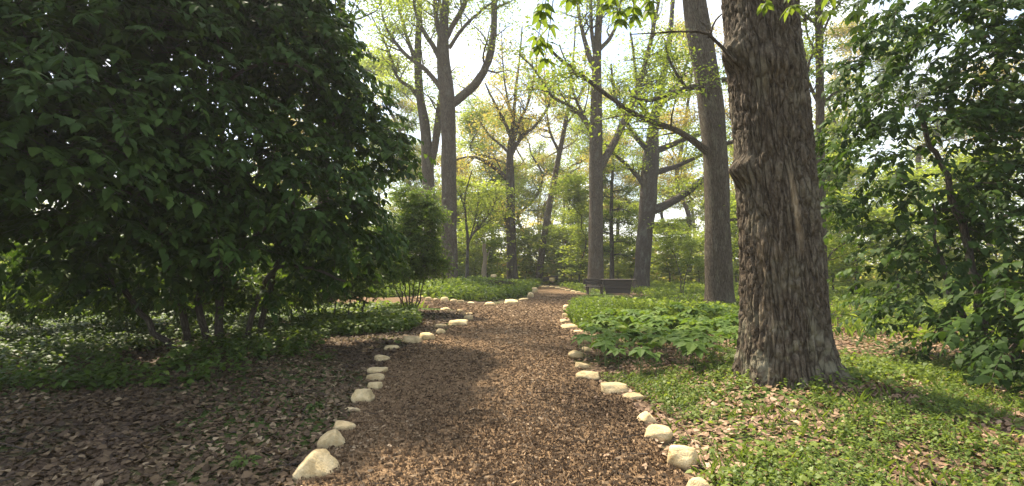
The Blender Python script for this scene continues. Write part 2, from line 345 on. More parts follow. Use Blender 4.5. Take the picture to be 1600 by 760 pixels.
# wood chips: small splinters with real thickness, thick near the camera and thinning out
def scatter(n, x0, x1, y0, y1, power=1.0):
    u = rng.uniform(0, 1, n); y = y0*(y1/y0)**u if power else rng.uniform(y0, y1, n)
    x = rng.uniform(x0, x1, n)
    return x, y
n = 200000
u = rng.uniform(0, 1, n); y = 2.2*(26/2.2)**u; x = rng.uniform(-1, 1, n)*np.minimum(.42*y+.6, 4.5)
k = onpath(x, y); x, y = x[k], y[k]; n = len(x)
k = rng.uniform(0, 1, n) < np.clip(.55+.25*np.sin(x*2.3+1)+.2*np.sin(y*1.7), .3, 1); x, y = x[k], y[k]; n = len(x)
grow_ = np.clip(y/6, .9, 2.6)
L = rng.gamma(2.2, .0098, n)*grow_; W = L*rng.uniform(.14, .36, n); H = .004+.004*rng.uniform(0, 1, n)
a = rng.uniform(0, 2*np.pi, n); tl = rng.normal(0, .22, n)
D = np.stack([np.cos(a)*np.cos(tl), np.sin(a)*np.cos(tl), np.sin(tl)], 1); S = nrm(np.cross(D, np.array([0, 0, 1.])+rng.normal(0, .3, (n, 3)))); U = np.cross(S, D)
C = np.stack([x, y, hgt(x, y)+.024+rng.uniform(0, .016, n)], 1)
Hh = H[:, None]; Ll = L[:, None]; Ww = W[:, None]
bot = [C+D*Ll*sx*.5*rng.uniform(.75, 1, (n, 1))+S*Ww*sy*.5-U*Hh for sx, sy in ((-1, -1), (1, -1), (1, 1), (-1, 1))]
top = [C+D*Ll*sx*.42+S*Ww*rng.uniform(-.3, .3, (n, 1))+U*Hh*1.3 for sx in (-1, 1)]
V = np.stack(bot+top, 1).reshape(-1, 3); o = (np.arange(n)*6)[:, None]
Fq = np.concatenate([o+q for q in ([0, 1, 5, 4], [2, 3, 4, 5])]); Ft = np.concatenate([o+q for q in ([1, 2, 5], [3, 0, 4])])
tint = np.clip(rng.beta(2, 2.6, n)+.07*np.sin(x*1.1+y*.8)+.14*np.exp(-((x-.12*np.sin(y*.4))/.55)**2)-.05+.06*np.sin(x*3.1+1.7*np.sin(y*1.3)), 0, 1)
link('wood_chips', fast_mesh('wood_chips', V, [Ft, Fq], M['chip'], {'tint': ('FLOAT', np.repeat(tint, 6))}), kind='stuff',
     label='brown shredded wood chips covering the path', category='wood chips')

def dead_leaves(name, label, mat, n, xr, yr, side, onp=.0, size=1.0):
    u = rng.uniform(0, 1, n); y = yr[0]*(yr[1]/yr[0])**u; x = rng.uniform(xr[0], xr[1], n)
    ok = (np.abs(x) < 1.15*y+2)
    op = onpath(x, y); ok &= (~op) | (rng.uniform(0, 1, n) < onp)
    x, y = x[ok], y[ok]; n = len(x)
    lf = Leaves()
    a = rng.uniform(0, 2*np.pi, n)
    D = np.stack([np.cos(a), np.sin(a), rng.normal(0, .16, n)], 1); U = np.array([0, 0, 1.])+rng.normal(0, .26, (n, 3))
    L = rng.uniform(.055, .135, n)*size*np.clip(y/9, 1, 1.5); W = L*rng.uniform(.4, .85, n)
    P = np.stack([x, y, hgt(x, y)+rng.uniform(.004, .035, n)], 1)
    t = np.clip(rng.beta(1.6, 2.2, n)+.18*np.sin(x*1.7+2*np.sin(y*.9))*.6, 0, 1)
    for q in range(3):
        s = slice(q, None, 3)
        lf.add(P[s], D[s], U[s], L[s], W[s], t[s], droop=(.22, -.2, .05)[q], fold=(.35, -.4, .6)[q], hq=True, tw=.45)
    link(name, lf.mesh(name, mat), kind='stuff', label=label, category='leaf litter')
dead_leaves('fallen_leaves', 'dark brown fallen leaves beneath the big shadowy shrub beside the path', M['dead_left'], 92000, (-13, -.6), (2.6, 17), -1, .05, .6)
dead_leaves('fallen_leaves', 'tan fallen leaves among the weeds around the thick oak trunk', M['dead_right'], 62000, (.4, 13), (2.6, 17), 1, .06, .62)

tb = Tubes()
for k in range(420):
    y_ = 2.8*(13/2.8)**rng.uniform(); x_ = rng.uniform(-1, 1)*(1.0*y_+1); 
    if onpath(np.array([x_]), np.array([y_]))[0] and rng.uniform() < .7: continue
    a_ = rng.uniform(0, 6.28); l_ = rng.gamma(3, .05); d_ = np.array([math.cos(a_), math.sin(a_), 0])*l_; c_ = np.array([x_, y_, float(hgt(x_, y_))+.035])
    tb.add(np.array([c_-d_, c_+rng.normal(0, .02, 3)*[1, 1, .4], c_+d_+np.array([0, 0, rng.normal(0, .02)])]), np.array([1, .8, .4])*rng.uniform(.002, .006), 5)
link('fallen_twigs', tb.mesh('fallen_twigs', M['bark_dark']), kind='stuff', label='thin dead twigs strewn over the leaf litter beside the path', category='twigs')

# ------------------------------------------------------------------ edging stones
def ico(sub):
    import bmesh
    bm = bmesh.new(); bmesh.ops.create_icosphere(bm, subdivisions=sub, radius=1)
    V = np.array([v.co[:] for v in bm.verts]); F = np.array([[v.index for v in f.verts] for f in bm.faces]); bm.free(); return V, F
ICO = {3: ico(4), 2: ico(3)}

def stone(label, x0, x1, y0, y1, shape=None, group=None, seed=0):
    g = np.random.default_rng(seed+100)
    xc = (x0+x1)/2; base = gp(xc, y1); dep = base[1]; ppm = FPX/dep
    wd = (x1-x0)/ppm; hp = (y1-y0)/ppm; sl = CAMZ/math.hypot(dep, CAMZ)
    dp = wd*g.uniform(.62, .85); hh = max(.34*wd, (hp-dp*sl*.55)/math.sqrt(1-sl*sl)); hh = min(hh, wd*.95)
    V, F = ICO[3 if dep < 9 else 2]
    # a rock is cut by planes: soft-minimum of plane distances gives flat faces with worn edges
    pn = [rd for rd in rdir(g, 13)]; ph = list(g.uniform(.78, 1.05, 13))
    for v in ((1, 0, .1), (-1, 0, .1), (0, 1, .1), (0, -1, .15), (0, .05, 1)): pn.append(np.array(v, float)); ph.append(.97)
    if shape == 'tri':
        for v, h in (((.86, -.1, .55), .47), ((-.80, -.1, .62), .47), ((0, -.8, .3), .72)): pn.append(np.array(v)); ph.append(h)
    if shape == 'slab':
        pn += [np.array((.1, -.1, 1.)), np.array((0, -1., .1)), np.array((-.9, -.3, .3))]; ph += [.72, .8, .8]
    if shape == 'block':
        pn += [np.array((0, -.75, .65)), np.array((.95, -.1, .15)), np.array((-.95, 0, .1)), np.array((0, .1, 1.))]; ph += [.82, .84, .84, .9]
    if shape == 'point':
        pn += [np.array((.7, 0, .7)), np.array((-.55, -.1, .8))]; ph += [.55, .6]
    pn = nrm(np.array(pn)); ph = np.array(ph)
    q = np.maximum(V @ pn.T, .02)/ph[None]
    r = 1/(np.sum(q**16, 1)**(1/16)); W = V*r[:, None]
    W = W/np.array([np.ptp(W[:, 0])/2, np.ptp(W[:, 1])/2, np.ptp(W[:, 2])/2])
    nz = np.array([mnoise.fractal(Vector(p*2.1+seed*3.7), 1.0, 2.0, 4) for p in W]); W = W*(1+.085*nz)[:, None]
    W = W*np.array([wd*.53, dp*.53, hh*.66]); W[:, 2] += hh*.32                      # a fifth of it lies in the soil
    me = fast_mesh('edging_stone', W, [F], M['stone'], smooth=True)
    o = link('edging_stone', me, label=label, category='stone', group=group)
    y = base[1]+dp*.34; x = base[0]*y/base[1]
    o.location = (x, y, float(hgt(x, y))); o.rotation_euler = (g.normal(0, .05), g.normal(0, .07), g.normal(0, .12))
    return o

GL, GM, GR = 'stones edging the left side of the path', 'stones edging the middle bed', 'stones edging the right bed'
st = [
 ('large cream triangular stone, nearest on the left edge of the path', 457, 523, 700, 752, 'tri', GL),
 ('angular cream stone with a shaded left face, behind the big triangular stone', 498, 538, 668, 704, 'point', GL),
 ('flat pale slab stone touching the back of an angular cream stone', 518, 556, 657, 676, 'slab', GL),
 ('small white pointed stone alone on dark leaves between slab and blocky stone', 541, 564, 636, 646, None, GL),
 ('blocky leaning cream stone on the left edge, just below a smaller upright one', 549, 582, 604, 631, 'block', GL),
 ('small upright cream stone nestled against the top of a blocky leaning stone', 574, 595, 595, 611, 'block', GL),
 ('thin flat tan stone on the left edge, lower of two stacked-looking flat ones', 570, 600, 587, 597, 'slab', GL),
 ('flat cream stone on the left edge, upper of two stacked-looking flat ones', 572, 604, 574, 586, 'slab', GL),
 ('rounded pale stone on leaf litter, left edge, above two flat stones', 585, 609, 554, 566, None, GL),
 ('low thin sliver of cream stone before the left edge swings towards the path', 599, 624, 540, 548, 'slab', GL),
 ('wide domed yellowish stone at the near end of the left bright green patch', 628, 657, 525, 538, None, GL),
 ('domed cream stone with dark underside, right beside the wide yellowish one', 656, 679, 519, 533, None, GL),
 ('small round stone with a darker flat one lying on its far side', 682, 696, 513, 523, None, GL),
 ('little flat tan stone right behind a small round stone, left edge', 679, 697, 507, 513, 'slab', GL),
 ('long low tan stone on the left edge just before the corner of the fork', 702, 731, 501, 510, 'slab', GL),
 ('roundish tan stone at the corner where the side path forks left', 725, 739, 493, 501, None, GL),
 ('small flat stone topping the corner stones at the fork', 727, 739, 487, 493, 'slab', GL),
 ('small pale stone just round the corner on the side path', 714, 724, 484, 489, None, GL),
 ('faint buff stone on the near edge of the side path, by the twiggy shrub', 688, 703, 480, 487, None, GL),
 ('nearest pale stone of the right row, cut off by the bottom edge', 1075, 1110, 749, 785, None, GR),
 ('big squarish cream stone with weed leaves in front, near end of right row', 1044, 1090, 694, 735, 'block', GR),
 ('rounded cream stone with a dent in its face, right row', 1008, 1047, 665, 693, None, GR),
 ('small pointed wedge stone on the right row above the dented stone', 995, 1028, 642, 664, 'tri', GR),
 ('flat pale stone tapering to the right, beside the two-humped stone', 976, 1005, 613, 627, 'slab', GR),
 ('broad two-humped cream stone at the edge of a reddish patch of path', 939, 983, 592, 617, None, GR),
 ('broad rounded stone with a smaller one on top, right row', 900, 937, 576, 594, None, GR),
 ('small flat round stone resting behind a broad rounded stone, right row', 897, 920, 566, 577, 'slab', GR),
 ('rounded stone half hidden by leaves where the right row bulges inward', 888, 911, 547, 562, None, GR),
 ('small buff stone among mayapple leaves, behind the half-hidden rounded one', 910, 925, 541, 551, None, GR),
 ('tan stone in the middle of the heap of stones at the bulge', 904, 923, 523, 537, 'block', GR),
 ('cream stone on the right of the heap at the bulge, leaves behind', 921, 936, 522, 534, None, GR),
 ('small rounded stone at the back of the heap at the bulge', 912, 928, 514, 523, None, GR),
 ('small tan stone joining the long flat slab to the heap at the bulge', 896, 911, 513, 521, None, GR),
 ('long flat slab stone lying on the path edge in front of deep green plants', 876, 903, 505, 515, 'slab', GR),
 ('flat tan stone just beyond the long flat slab, right row', 875, 890, 498, 506, 'slab', GR),
 ('pale stone above the flat tan one, third from the far corner', 878, 889, 488, 498, None, GR),
 ('pale block second from the far corner of the right row', 879, 890, 482, 489, 'block', GR),
 ('bright cream stone at the far corner of the right row', 880, 891, 475, 483, 'block', GR),
 ('cream stone where the right row turns towards the table', 904, 913, 470, 478, None, GR),
 ('small cream stone on the right row, midway from corner to table', 911, 920, 466, 472, None, GR),
 ('small pale stone in front of the bench by the table', 924, 934, 463, 468, None, GR),
 ('pale flat stone in grass right of the table, left of a pair', 976, 995, 464, 469, 'slab', GR),
 ('pale stone in grass right of the table, right of a pair', 998, 1010, 466, 471, None, GR),
 ('large pale stone at the near tip of the middle bed', 757, 774, 470, 479, None, GM),
 ('long tan stone on the middle bed, right of its near tip', 788, 809, 468, 476, 'slab', GM),
 ('flat tan stone on the right flank of the middle bed', 809, 826, 464, 471, 'slab', GM),
 ('upright stone on the right flank of the middle bed', 824, 834, 456, 466, None, GM),
 ('far stone on the right flank of the middle bed, before the path bends', 832, 841, 449, 457, None, GM),
 ('tallest rounded stone of the middle bed row, close to the twiggy shrub', 664, 675, 461, 471, None, GM),
 ('leftmost seen stone of the middle bed row, behind the twiggy shrub', 650, 661, 461, 467, None, GM),
 ('tiny stone between the tallest stone and a domed one, middle bed', 677, 684, 465, 470, None, GM),
 ('domed pale stone of the middle bed row, third from the twiggy shrub', 689, 702, 464, 472, None, GM),
]
for k in range(3):
    x = (704, 714, 730)[k]; st.append(('small pale stone among those left of the middle bed tip', x, x+11, 467+k*1.6, 472.5+k*1.7, None, GM))
for k in range(8):
    x = 843+k*8; y = 446.6+max(0, k-2)*1.75; st.append(('small stone in the far row where the path bends out of sight', x, x+8.5, y, y+3.2, None, 'stones edging the far bend'))
for k, (lb, a, b, c, d, sh, gr) in enumerate(st): stone(lb, a, b, c, d, sh, gr, k)

# ------------------------------------------------------------------ trees
class Tree:
    def __init__(s, name, label, base, bark, leaf, seed, category='tree', group=None):
        s.g = np.random.default_rng(seed); s.root = empty(name, tuple(base), label, category, group); s.b = np.asarray(base, float)
        s.bark, s.leafm = bark, leaf; s.tw = Tubes(); s.A = []; s.seed = seed; s.tk = 1.6 if base[1] > 25 else 1.
    def part(s, name, mesh, **kw): return link(name, mesh, s.root, **kw)
    def tube(s, name, pts, rad, ns, rough=.0):
        t = Tubes(); t.add(np.asarray(pts)-s.b, rad, ns, rough, s.seed*.37); return s.part(name, t.mesh(name, s.bark))
    def px(s, poly, step=.25):                                      # (px, py, depth, width px) -> points, radii
        q = np.array([[*pt(a, b, d), .5*w_*d/FPX] for a, b, d, w_ in poly]); q = spline(q, step)
        return q[:, :3], np.maximum(q[:, 3], .004)
    def trunk(s, poly, ns=28, rough=.06, flare=.35, step=.2):
        p, r = s.px(poly, step); z = p[:, 2]-p[0, 2]
        r = r*(1+flare*np.exp(-np.maximum(z, 0)/.35))
        s.tube('trunk', p, r, ns, rough); return p, r
    def limb(s, poly, ns=10, sprout=1.0, lv=1, name='limb', t0=.2, leaf=True):
        p, r = s.px(poly, .22)
        jit = np.cumsum(s.g.normal(0, .012, p.shape), 0); jit -= np.linspace(0, 1, len(p))[:, None]*jit[-1]; p = p+jit
        s.tube(name, p, r, ns, .08); s.sprout(p, r, lv, sprout, t0, leaf); return p, r
    def wlimb(s, start, d, length, r0, sprout=1.0, up=.25, lv=1, name='limb'):
        p, r = s.walk(start, d, length, r0, up); s.tube(name, p, r, 8, .08); s.sprout(p, r, lv, sprout); return p, r
    def walk(s, start, d, length, r0, up=.15, gn=.22, tip=.25):
        n = max(4, int(length/.35)) if length > 1.2 else 4
        d = nrm(np.asarray(d, float)); P = [np.asarray(start, float)]
        for k in range(n):
            d = nrm(d+s.g.normal(0, gn, 3)+np.array([0, 0, up*.3])); P.append(P[-1]+d*length/n)
        return np.array(P), r0*np.linspace(1, tip, n+1)
    def sprout(s, p, r, lv, dens=1.0, t0=.2, leaf=True):
        seg = np.linalg.norm(np.diff(p, axis=0), axis=1); Lt = seg.sum(); n = max(2, int(dens*Lt*(3.4 if lv == 1 else 3.2)))
        if leaf: s.A.append((p[-1], p[-1]-p[-2]))
        for t in np.sort(s.g.uniform(t0, .98, n)):
            k = min(len(p)-2, int(t*(len(p)-1))); q = p[k]; d0 = nrm(p[k+1]-p[k])
            side = nrm(np.cross(d0, s.g.normal(0, 1, 3))); ang = s.g.uniform(.6, 1.1)
            d = d0*math.cos(ang)+side*math.sin(ang); d[2] = d[2]*.6+.12
            ln = (s.g.uniform(.7, 1.5)*(.35+.65*(1-t))*min(2.2, .28*Lt+.4)) if lv == 1 else s.g.uniform(.35, .8)*min(1, .5*Lt+.2)
            r1 = min(r[k]*.6, s.tk*(.012+.013*ln))
            P, Rr = s.walk(q, d, ln, max(r1, .006), .2, .25)
            s.tw.add(P-s.b, Rr, 5 if lv == 1 else 3)
            if leaf: s.A.append((P[-1], P[-1]-P[-2])); s.A.append((P[len(P)//2], P[-1]-P[0]))
            if lv < 2: s.sprout(P, Rr, lv+1, dens, .25, leaf)
    def finish(s, per=14, size=.085, spread=.28, flat=.4, zmax=None, keep=1.0, hq=False, droop=.2):
        s.part('branches', s.tw.mesh('branches', s.bark), kind='stuff')
        A = np.array([a for a, _ in s.A])
        if keep < 1: A = A[s.g.uniform(0, 1, len(A)) < keep]
        n = len(A)*per; P = np.repeat(A, per, 0)+s.g.normal(0, 1, (n, 3))*np.array([spread, spread, spread*flat])
        D = rdir(s.g, n, -.55, .25); U = np.array([0, 0, 1.])+s.g.normal(0, .45, (n, 3))
        L = s.g.uniform(.65, 1.35, n)*size; lf = Leaves()
        t = np.clip(np.repeat(s.g.uniform(.1, .9, len(A)), per)+s.g.normal(0, .16, n), 0, 1)
        lf.add(P-s.b, D, U, L, L*s.g.uniform(.45, .7, n), t, droop, .3, hq)
        s.part('crown', lf.mesh('crown', s.leafm), kind='stuff')

def top_out(t, p, r, n, length, up=.5, r0=.5, sprout=.7, frac=.45):
    """the upper crown above the frame: limbs spread from the last part of the trunk"""
    for k in range(n):
        i = int(len(p)*(1-frac*k/n))-1; a = 2.4*k+t.seed
        d = np.array([math.cos(a), math.sin(a), t.g.uniform(.35, .9)])
        t.wlimb(p[i], d, length*t.g.uniform(.75, 1.2), max(r[i]*r0, .04), sprout, up)

# --- the thick oak on the right, its bark built as ridges
def near_oak():
    base = gp(1231, 603); base[1] += .42; base[2] = float(hgt(base[0], base[1]))-.05
    t = Tree('oak_tree', 'thickest oak trunk with deeply furrowed bark and burls, right foreground', base, M['bark'], M['oak_leaf'], 11)
    D0 = base[1]
    prof = [(1231, 640, 128), (1230, 600, 124), (1226, 560, 121), (1224, 500, 117), (1219, 400, 112), (1213, 300, 110), (1204, 200, 109), (1195, 100, 108), (1186, 0, 106), (1175, -120, 102), (1160, -300, 94), (1150, -420, 84)]
    q = spline(np.array([[*pt(a, b, D0), .5*w_*D0/FPX] for a, b, w_ in prof]), .022)
    q = q[q[:, 2] > base[2]-.12]; lo = q[q[:, 2] < 5.3]; q = np.vstack([lo, q[len(lo)::6], q[-1:]])
    c, r = q[:, :3], q[:, 3]; ns = 210; th = np.arange(ns)*2*np.pi/ns
    rows = []; bks = []; scar = []; crust = []
    roots = [(-2.55, .26), (-1.75, .12), (-1.0, .20), (-.3, .5), (.6, .35), (1.7, .35), (2.7, .25)]   # buttress roots: angle, reach
    burls = [(pt(1166, 88, D0)[2], -2.85, .13, .20, .55), (pt(1166, 268, D0)[2], -2.95, .15, .15, .42), (pt(1195, 118, D0)[2], -1.95, .09, .20, .5)]
    for k in range(len(c)):
        z = c[k, 2]; zz = max(0., z-base[2]); row = []
        for a in th:
            cs, sn = math.cos(a), math.sin(a); rr = r[k]
            f = math.exp(-zz/.30)
            for ra, am in roots:
                da = (a-ra+math.pi) % (2*math.pi)-math.pi
                rr += r[k]*am*f*math.exp(-(da/.26)**2)
            rr += r[k]*.06*math.exp(-zz/.5)
            for bz, ba, am, sz, sa in burls:
                da = (a-ba+math.pi) % (2*math.pi)-math.pi
                rr += am*math.exp(-((z-bz)/sz)**2-(da/sa)**2)
            u = Vector((cs*r[k]*1.0, sn*r[k]*1.0, z))
            wv = mnoise.noise_vector(Vector((u.x*4, u.y*4, z*2.1)))
            n1 = mnoise.noise(Vector((u.x*15+wv.x*.6, u.y*15+wv.y*.6, z*1.9+wv.z*.4)))
            n2 = mnoise.noise(Vector((u.x*27+wv.y*.8+5, u.y*27+wv.x*.8, z*5+wv.z*.8)))
            n3 = mnoise.noise(Vector((u.x*30, u.y*30+7, z*15+wv.z*1.2)))
            rr += -.034*math.exp(-(n1/.11)**2)-.020*math.exp(-(n2/.12)**2)-.008*math.exp(-(n3/.14)**2)
            rr += .012*n3+.02*mnoise.noise(Vector((u.x*4, u.y*4, z*1.2)))+.022
            row.append((c[k, 0]+cs*rr, c[k, 1]+sn*rr, z)); bks.append((u.x, u.y, z))
            da = (a+1.62+.06*math.sin(z*3)+math.pi) % (2*math.pi)-math.pi; nn = mnoise.fractal(Vector((u.x*14, u.y*14, z*2.2)), 1., 2., 3)
            sv = max(0, 1-abs(da)/.085)*max(0, 1-((z-2.15)/.55)**2)*1.6
            da2 = (a+2.35+math.pi) % (2*math.pi)-math.pi; sv += max(0, 1-abs(da2)/.35)*max(0, 1-((z-1.15)/.7)**2)*max(0, nn*2.2+.1)
            n4 = mnoise.fractal(Vector((u.x*7+3, u.y*7, z*6)), .8, 2., 5)
            crust.append(min(.8, max(0, (n4-.02)*3.2)*max(0, min(1, 1.25-zz/.75))))
            scar.append(min(1, max(0, sv*(.8+nn))))
        rows.append(row)
    V = np.array(rows).reshape(-1, 3)-base; n = len(c)
    i = np.arange(n-1)[:, None]*ns; j = np.arange(ns)[None]; kk = (j+1) % ns
    Fq = np.stack([i+j, i+kk, i+kk+ns, i+j+ns], -1).reshape(-1, 4)
    t.part('trunk', fast_mesh('trunk', V, [Fq], M['bark'], {'bk': ('FLOAT_VECTOR', np.array(bks)), 'scar': ('FLOAT', np.array(scar)), 'crust': ('FLOAT', np.array(crust))}, smooth=True))
    # thin dead twig from the upper burl
    dp = D0-.25
    t.limb([(1150, 98, dp, 9), (1128, 78, dp, 6), (1107, 56, dp-.05, 5), (1060, 50, dp-.1, 3), (985, 54, dp-.2, 1.6)], 6, .5, 2, leaf=False)
    t.limb([(1107, 57, dp-.05, 4), (1116, 38, dp, 3.4), (1128, 22, dp, 2.4)], 5, .5, 2, leaf=False)
    # crown above the frame; one limb reaches over the path and hangs leafy twigs into view
    tp = c[-1]
    for a, l in ((.3, 7), (1.5, 7), (2.6, 6.5), (3.9, 5.5), (5.2, 6)):
        t.wlimb(tp-np.array([0, 0, .3*a % 1]), np.array([math.cos(a), math.sin(a), .8]), l, .2, .55)
    t.wlimb(tp, np.array([-.2, .1, 1]), 7, .3, .55)
    # overhead limb that hangs leafy twigs into the top of the view
    st_ = c[int(len(c)*.86)]
    p2 = spline(np.array([st_, [1.7, 5.4, 5.1], [.9, 5.0, 5.0], [.1, 4.8, 4.75]]), .2); t.tube('limb', p2, np.linspace(.12, .03, len(p2)), 10, .06)
    g = t.g
    hang = [(852, -40, 846, 18), (860, -40, 838, 72), (868, -40, 852, 92), (945, -60, 968, 30), (985, -50, 990, 25), (965, -60, 945, 8), (1010, -40, 1015, 14),
            (1190, -60, 1196, 6), (1245, -60, 1236, 10), (1300, -50, 1292, 18), (1335, -60, 1340, 40), (905, -60, 893, -5)]
    for x0, y0, x1, y1 in hang:
        dd = g.uniform(4.4, 5.1); a, b = pt(x0, y0, dd+.1), pt(x1, y1, dd)
        a2 = p2[np.argmin(np.linalg.norm(p2-a, axis=1))] if x0 < 1100 else st_+np.array([0, 0, .3])
        hl = Leaves(); tw = Tubes(); P = spline(np.array([a2, (a2+a)/2+np.array([0, 0, .12]), a, b]), .08); tw.add(P-t.b, np.linspace(.009, .003, len(P)), 4)
        for q, m in ((P[-1], 7), (P[int(len(P)*.88)], 6), (P[int(len(P)*.76)], 5)):
            an = g.uniform(0, 6.28)+np.arange(m)*6.28/m
            Dd = np.stack([np.cos(an), np.sin(an), g.uniform(-.75, -.1, m)], 1)
            hl.add(np.repeat(q[None]-t.b, m, 0), Dd, np.repeat([[0, 0, 1.]], m, 0)+g.normal(0, .2, (m, 3)), g.uniform(.09, .16, m), g.uniform(.05, .075, m), g.uniform(0, .4, m), .25, .25, 2)
        tp_ = t.part('hanging_twig', tw.mesh('hanging_twig', M['bark_dark'])); link('leaves', hl.mesh('leaves', M['oak_leaf']), tp_, kind='stuff')
    t.finish(12, .11, .35)
near_oak()

# --- second oak, leaning left, with long low limbs crossing the view
D = 17.8
t = Tree('oak_tree', 'second thickest oak, straight grey-brown trunk just left of the thickest one', pt(1124, 484, D), M['bark'], M['oak_leaf'], 21)
p, r = t.trunk([(1124, 486, D, 46), (1123, 450, D, 41), (1122, 400, D, 39), (1121, 320, D, 37), (1118, 250, D, 37), (1110, 160, D, 38), (1095, 70, D, 37), (1085, 0, D, 36), (1074, -120, D, 32), (1062, -280, D, 25), (1055, -420, D, 14)], 40, .05, .3, .12)
t.limb([(1108, 240, D, 12), (1092, 226, D-.3, 11), (1056, 204, D-.8, 9), (1005, 186, D-1.2, 8), (960, 158, D-1.5, 7), (905, 115, D-1.8, 6), (868, 88, D-2, 5), (845, 62, D-2.2, 3)], 10, .45)
t.limb([(1104, 132, D, 11), (1073, 138, D-.5, 9), (1042, 148, D-.8, 7), (1010, 158, D-1, 5), (985, 150, D-1, 2.5)], 8, .6)
t.limb([(1073, 138, D-.5, 6), (1060, 122, D-.8, 5), (1045, 92, D-.8, 4), (1038, 60, D-1, 2)], 6, .7)
t.limb([(1128, 125, D, 9), (1150, 122, D-.2, 7), (1170, 108, D-.5, 4)], 6, .6)
t.limb([(1126, 225, D, 8), (1146, 222, D+.2, 7), (1160, 200, D+.3, 4)], 6, .6)
t.limb([(1138, 345, D, 5), (1158, 342, D+.3, 3), (1180, 330, D+.5, 2)], 5, .8)
top_out(t, p, r, 9, 5.5, .5, .5, .55, .5)
t.finish(18, .12, .4, .22)

# --- dark multi-limbed tree behind the table
D = 31.6
t = Tree('oak_tree', 'dark gnarled tree with heavy low limbs, just right of the table', pt(1001, 454, D), M['bark_dark'], M['lime_leaf'], 31)
p, r = t.trunk([(1001, 456, D, 25), (1003, 420, D, 24), (1007, 370, D, 24), (1013, 310, D, 26), (1017, 250, D, 25), (1022, 190, D, 15), (1034, 130, D, 11), (1044, 80, D, 9), (1050, 20, D, 7), (1054, -60, D, 5), (1056, -160, D, 3)], 24, .08, .3)
t.limb([(1016, 330, D, 16), (1040, 322, D, 13), (1075, 300, D, 11), (1104, 278, D, 9), (1125, 262, D, 5)], 9, .5)
t.limb([(1014, 352, D, 11), (1035, 352, D, 9), (1062, 354, D-.5, 5)], 7, .5)
t.limb([(1014, 240, D, 12), (1045, 228, D, 9), (1080, 214, D, 7), (1110, 205, D, 4)], 8, .5)
t.limb([(1016, 272, D, 10), (1050, 262, D, 8), (1090, 246, D, 5), (1112, 236, D, 3)], 8, .5)
t.limb([(1012, 300, D, 9), (990, 268, D, 7), (965, 245, D, 5), (945, 225, D, 3)], 8, .6)
t.limb([(1014, 236, D, 11), (994, 215, D, 9), (974, 185, D, 7), (960, 150, D, 5), (955, 100, D, 3)], 8, .6)
t.limb([(1020, 200, D, 9), (1003, 160, D, 7), (992, 110, D, 5), (985, 50, D, 3)], 8, .6)
t.limb([(1022, 186, D, 8), (1042, 150, D, 6), (1066, 118, D, 4), (1082, 70, D, 3)], 8, .6)
t.finish(18, .17, .55, .22)

# --- straight trunk behind the table with a forking top
D = 30.
t = Tree('tall_tree', 'straight brown trunk rising directly behind the table, forked near the top', pt(930, 450, D), M['bark_grey'], M['lime_leaf'], 41)
p, r = t.trunk([(930, 456, D, 26), (931, 420, D, 24), (931, 350, D, 22), (931, 250, D, 21), (932, 160, D, 18), (932, 110, D, 15), (934, 60, D, 12), (938, 0, D, 10), (944, -90, D, 7), (948, -180, D, 4)], 26, .05, .3)
t.limb([(936, 268, D, 13), (950, 240, D, 12), (968, 205, D, 11), (988, 160, D, 10), (1004, 110, D, 8), (1018, 60, D, 7), (1030, 0, D, 5), (1040, -70, D, 3)], 10, .45)
t.limb([(931, 115, D, 9), (918, 80, D, 8), (908, 40, D, 6), (902, 0, D, 5), (894, -70, D, 3)], 9, .5)
t.limb([(932, 90, D, 8), (925, 50, D, 6), (922, 0, D, 5), (918, -60, D, 3)], 9, .5)
t.limb([(935, 80, D, 7), (952, 60, D, 6), (966, 30, D, 4), (972, -20, D, 2)], 8, .5)
t.limb([(928, 210, D, 6), (912, 180, D, 5), (898, 150, D, 4), (890, 110, D, 3), (874, 70, D, 2)], 7, .5)
t.limb([(926, 208, D, 7), (900, 172, D, 6), (862, 150, D, 4.5), (835, 110, D, 3.5), (810, 85, D, 2)], 7, .5)
t.finish(18, .16, .6, .25)

# --- forked pair on the left of centre
D = 30.
t = Tree('tall_tree', 'sturdy grey tree with a U-shaped right limb, left of centre', pt(702, 445, D), M['bark_grey'], M['lime_leaf'], 51)
p, r = t.trunk([(702, 452, D, 29), (702, 430, D, 26), (702, 350, D, 24), (701, 250, D, 23.5), (700, 190, D, 23), (699, 150, D, 24), (694, 110, D, 22), (692, 70, D, 19), (694, 30, D, 14), (698, -20, D, 11), (702, -120, D, 7), (704, -220, D, 3)], 30, .06, .3)
t.limb([(703, 165, D, 15), (722, 150, D, 14), (745, 128, D, 13), (762, 98, D, 12), (770, 60, D, 11), (772, 20, D, 10), (771, -40, D, 8), (768, -140, D, 4)], 12, .35)
t.limb([(698, 158, D, 9), (684, 130, D, 8), (664, 108, D, 7), (640, 90, D, 6), (618, 66, D, 5), (600, 30, D, 3), (592, -20, D, 2)], 9, .5)
t.limb([(692, 100, D, 9), (678, 72, D, 8), (664, 50, D, 7), (650, 20, D, 5), (642, -30, D, 3)], 9, .5)
t.limb([(692, 70, D, 8), (684, 40, D, 8), (680, 0, D, 7), (676, -60, D, 4)], 9, .5)
t.limb([(696, 62, D, 9), (708, 40, D, 8), (722, 15, D, 8), (734, -15, D, 6), (745, -70, D, 3)], 9, .5)
t.limb([(702, 76, D, 7), (714, 58, D, 6), (730, 38, D, 5), (752, 18, D, 4), (775, 0, D, 2.5)], 8, .5)
t.finish(17, .16, .6, .3)

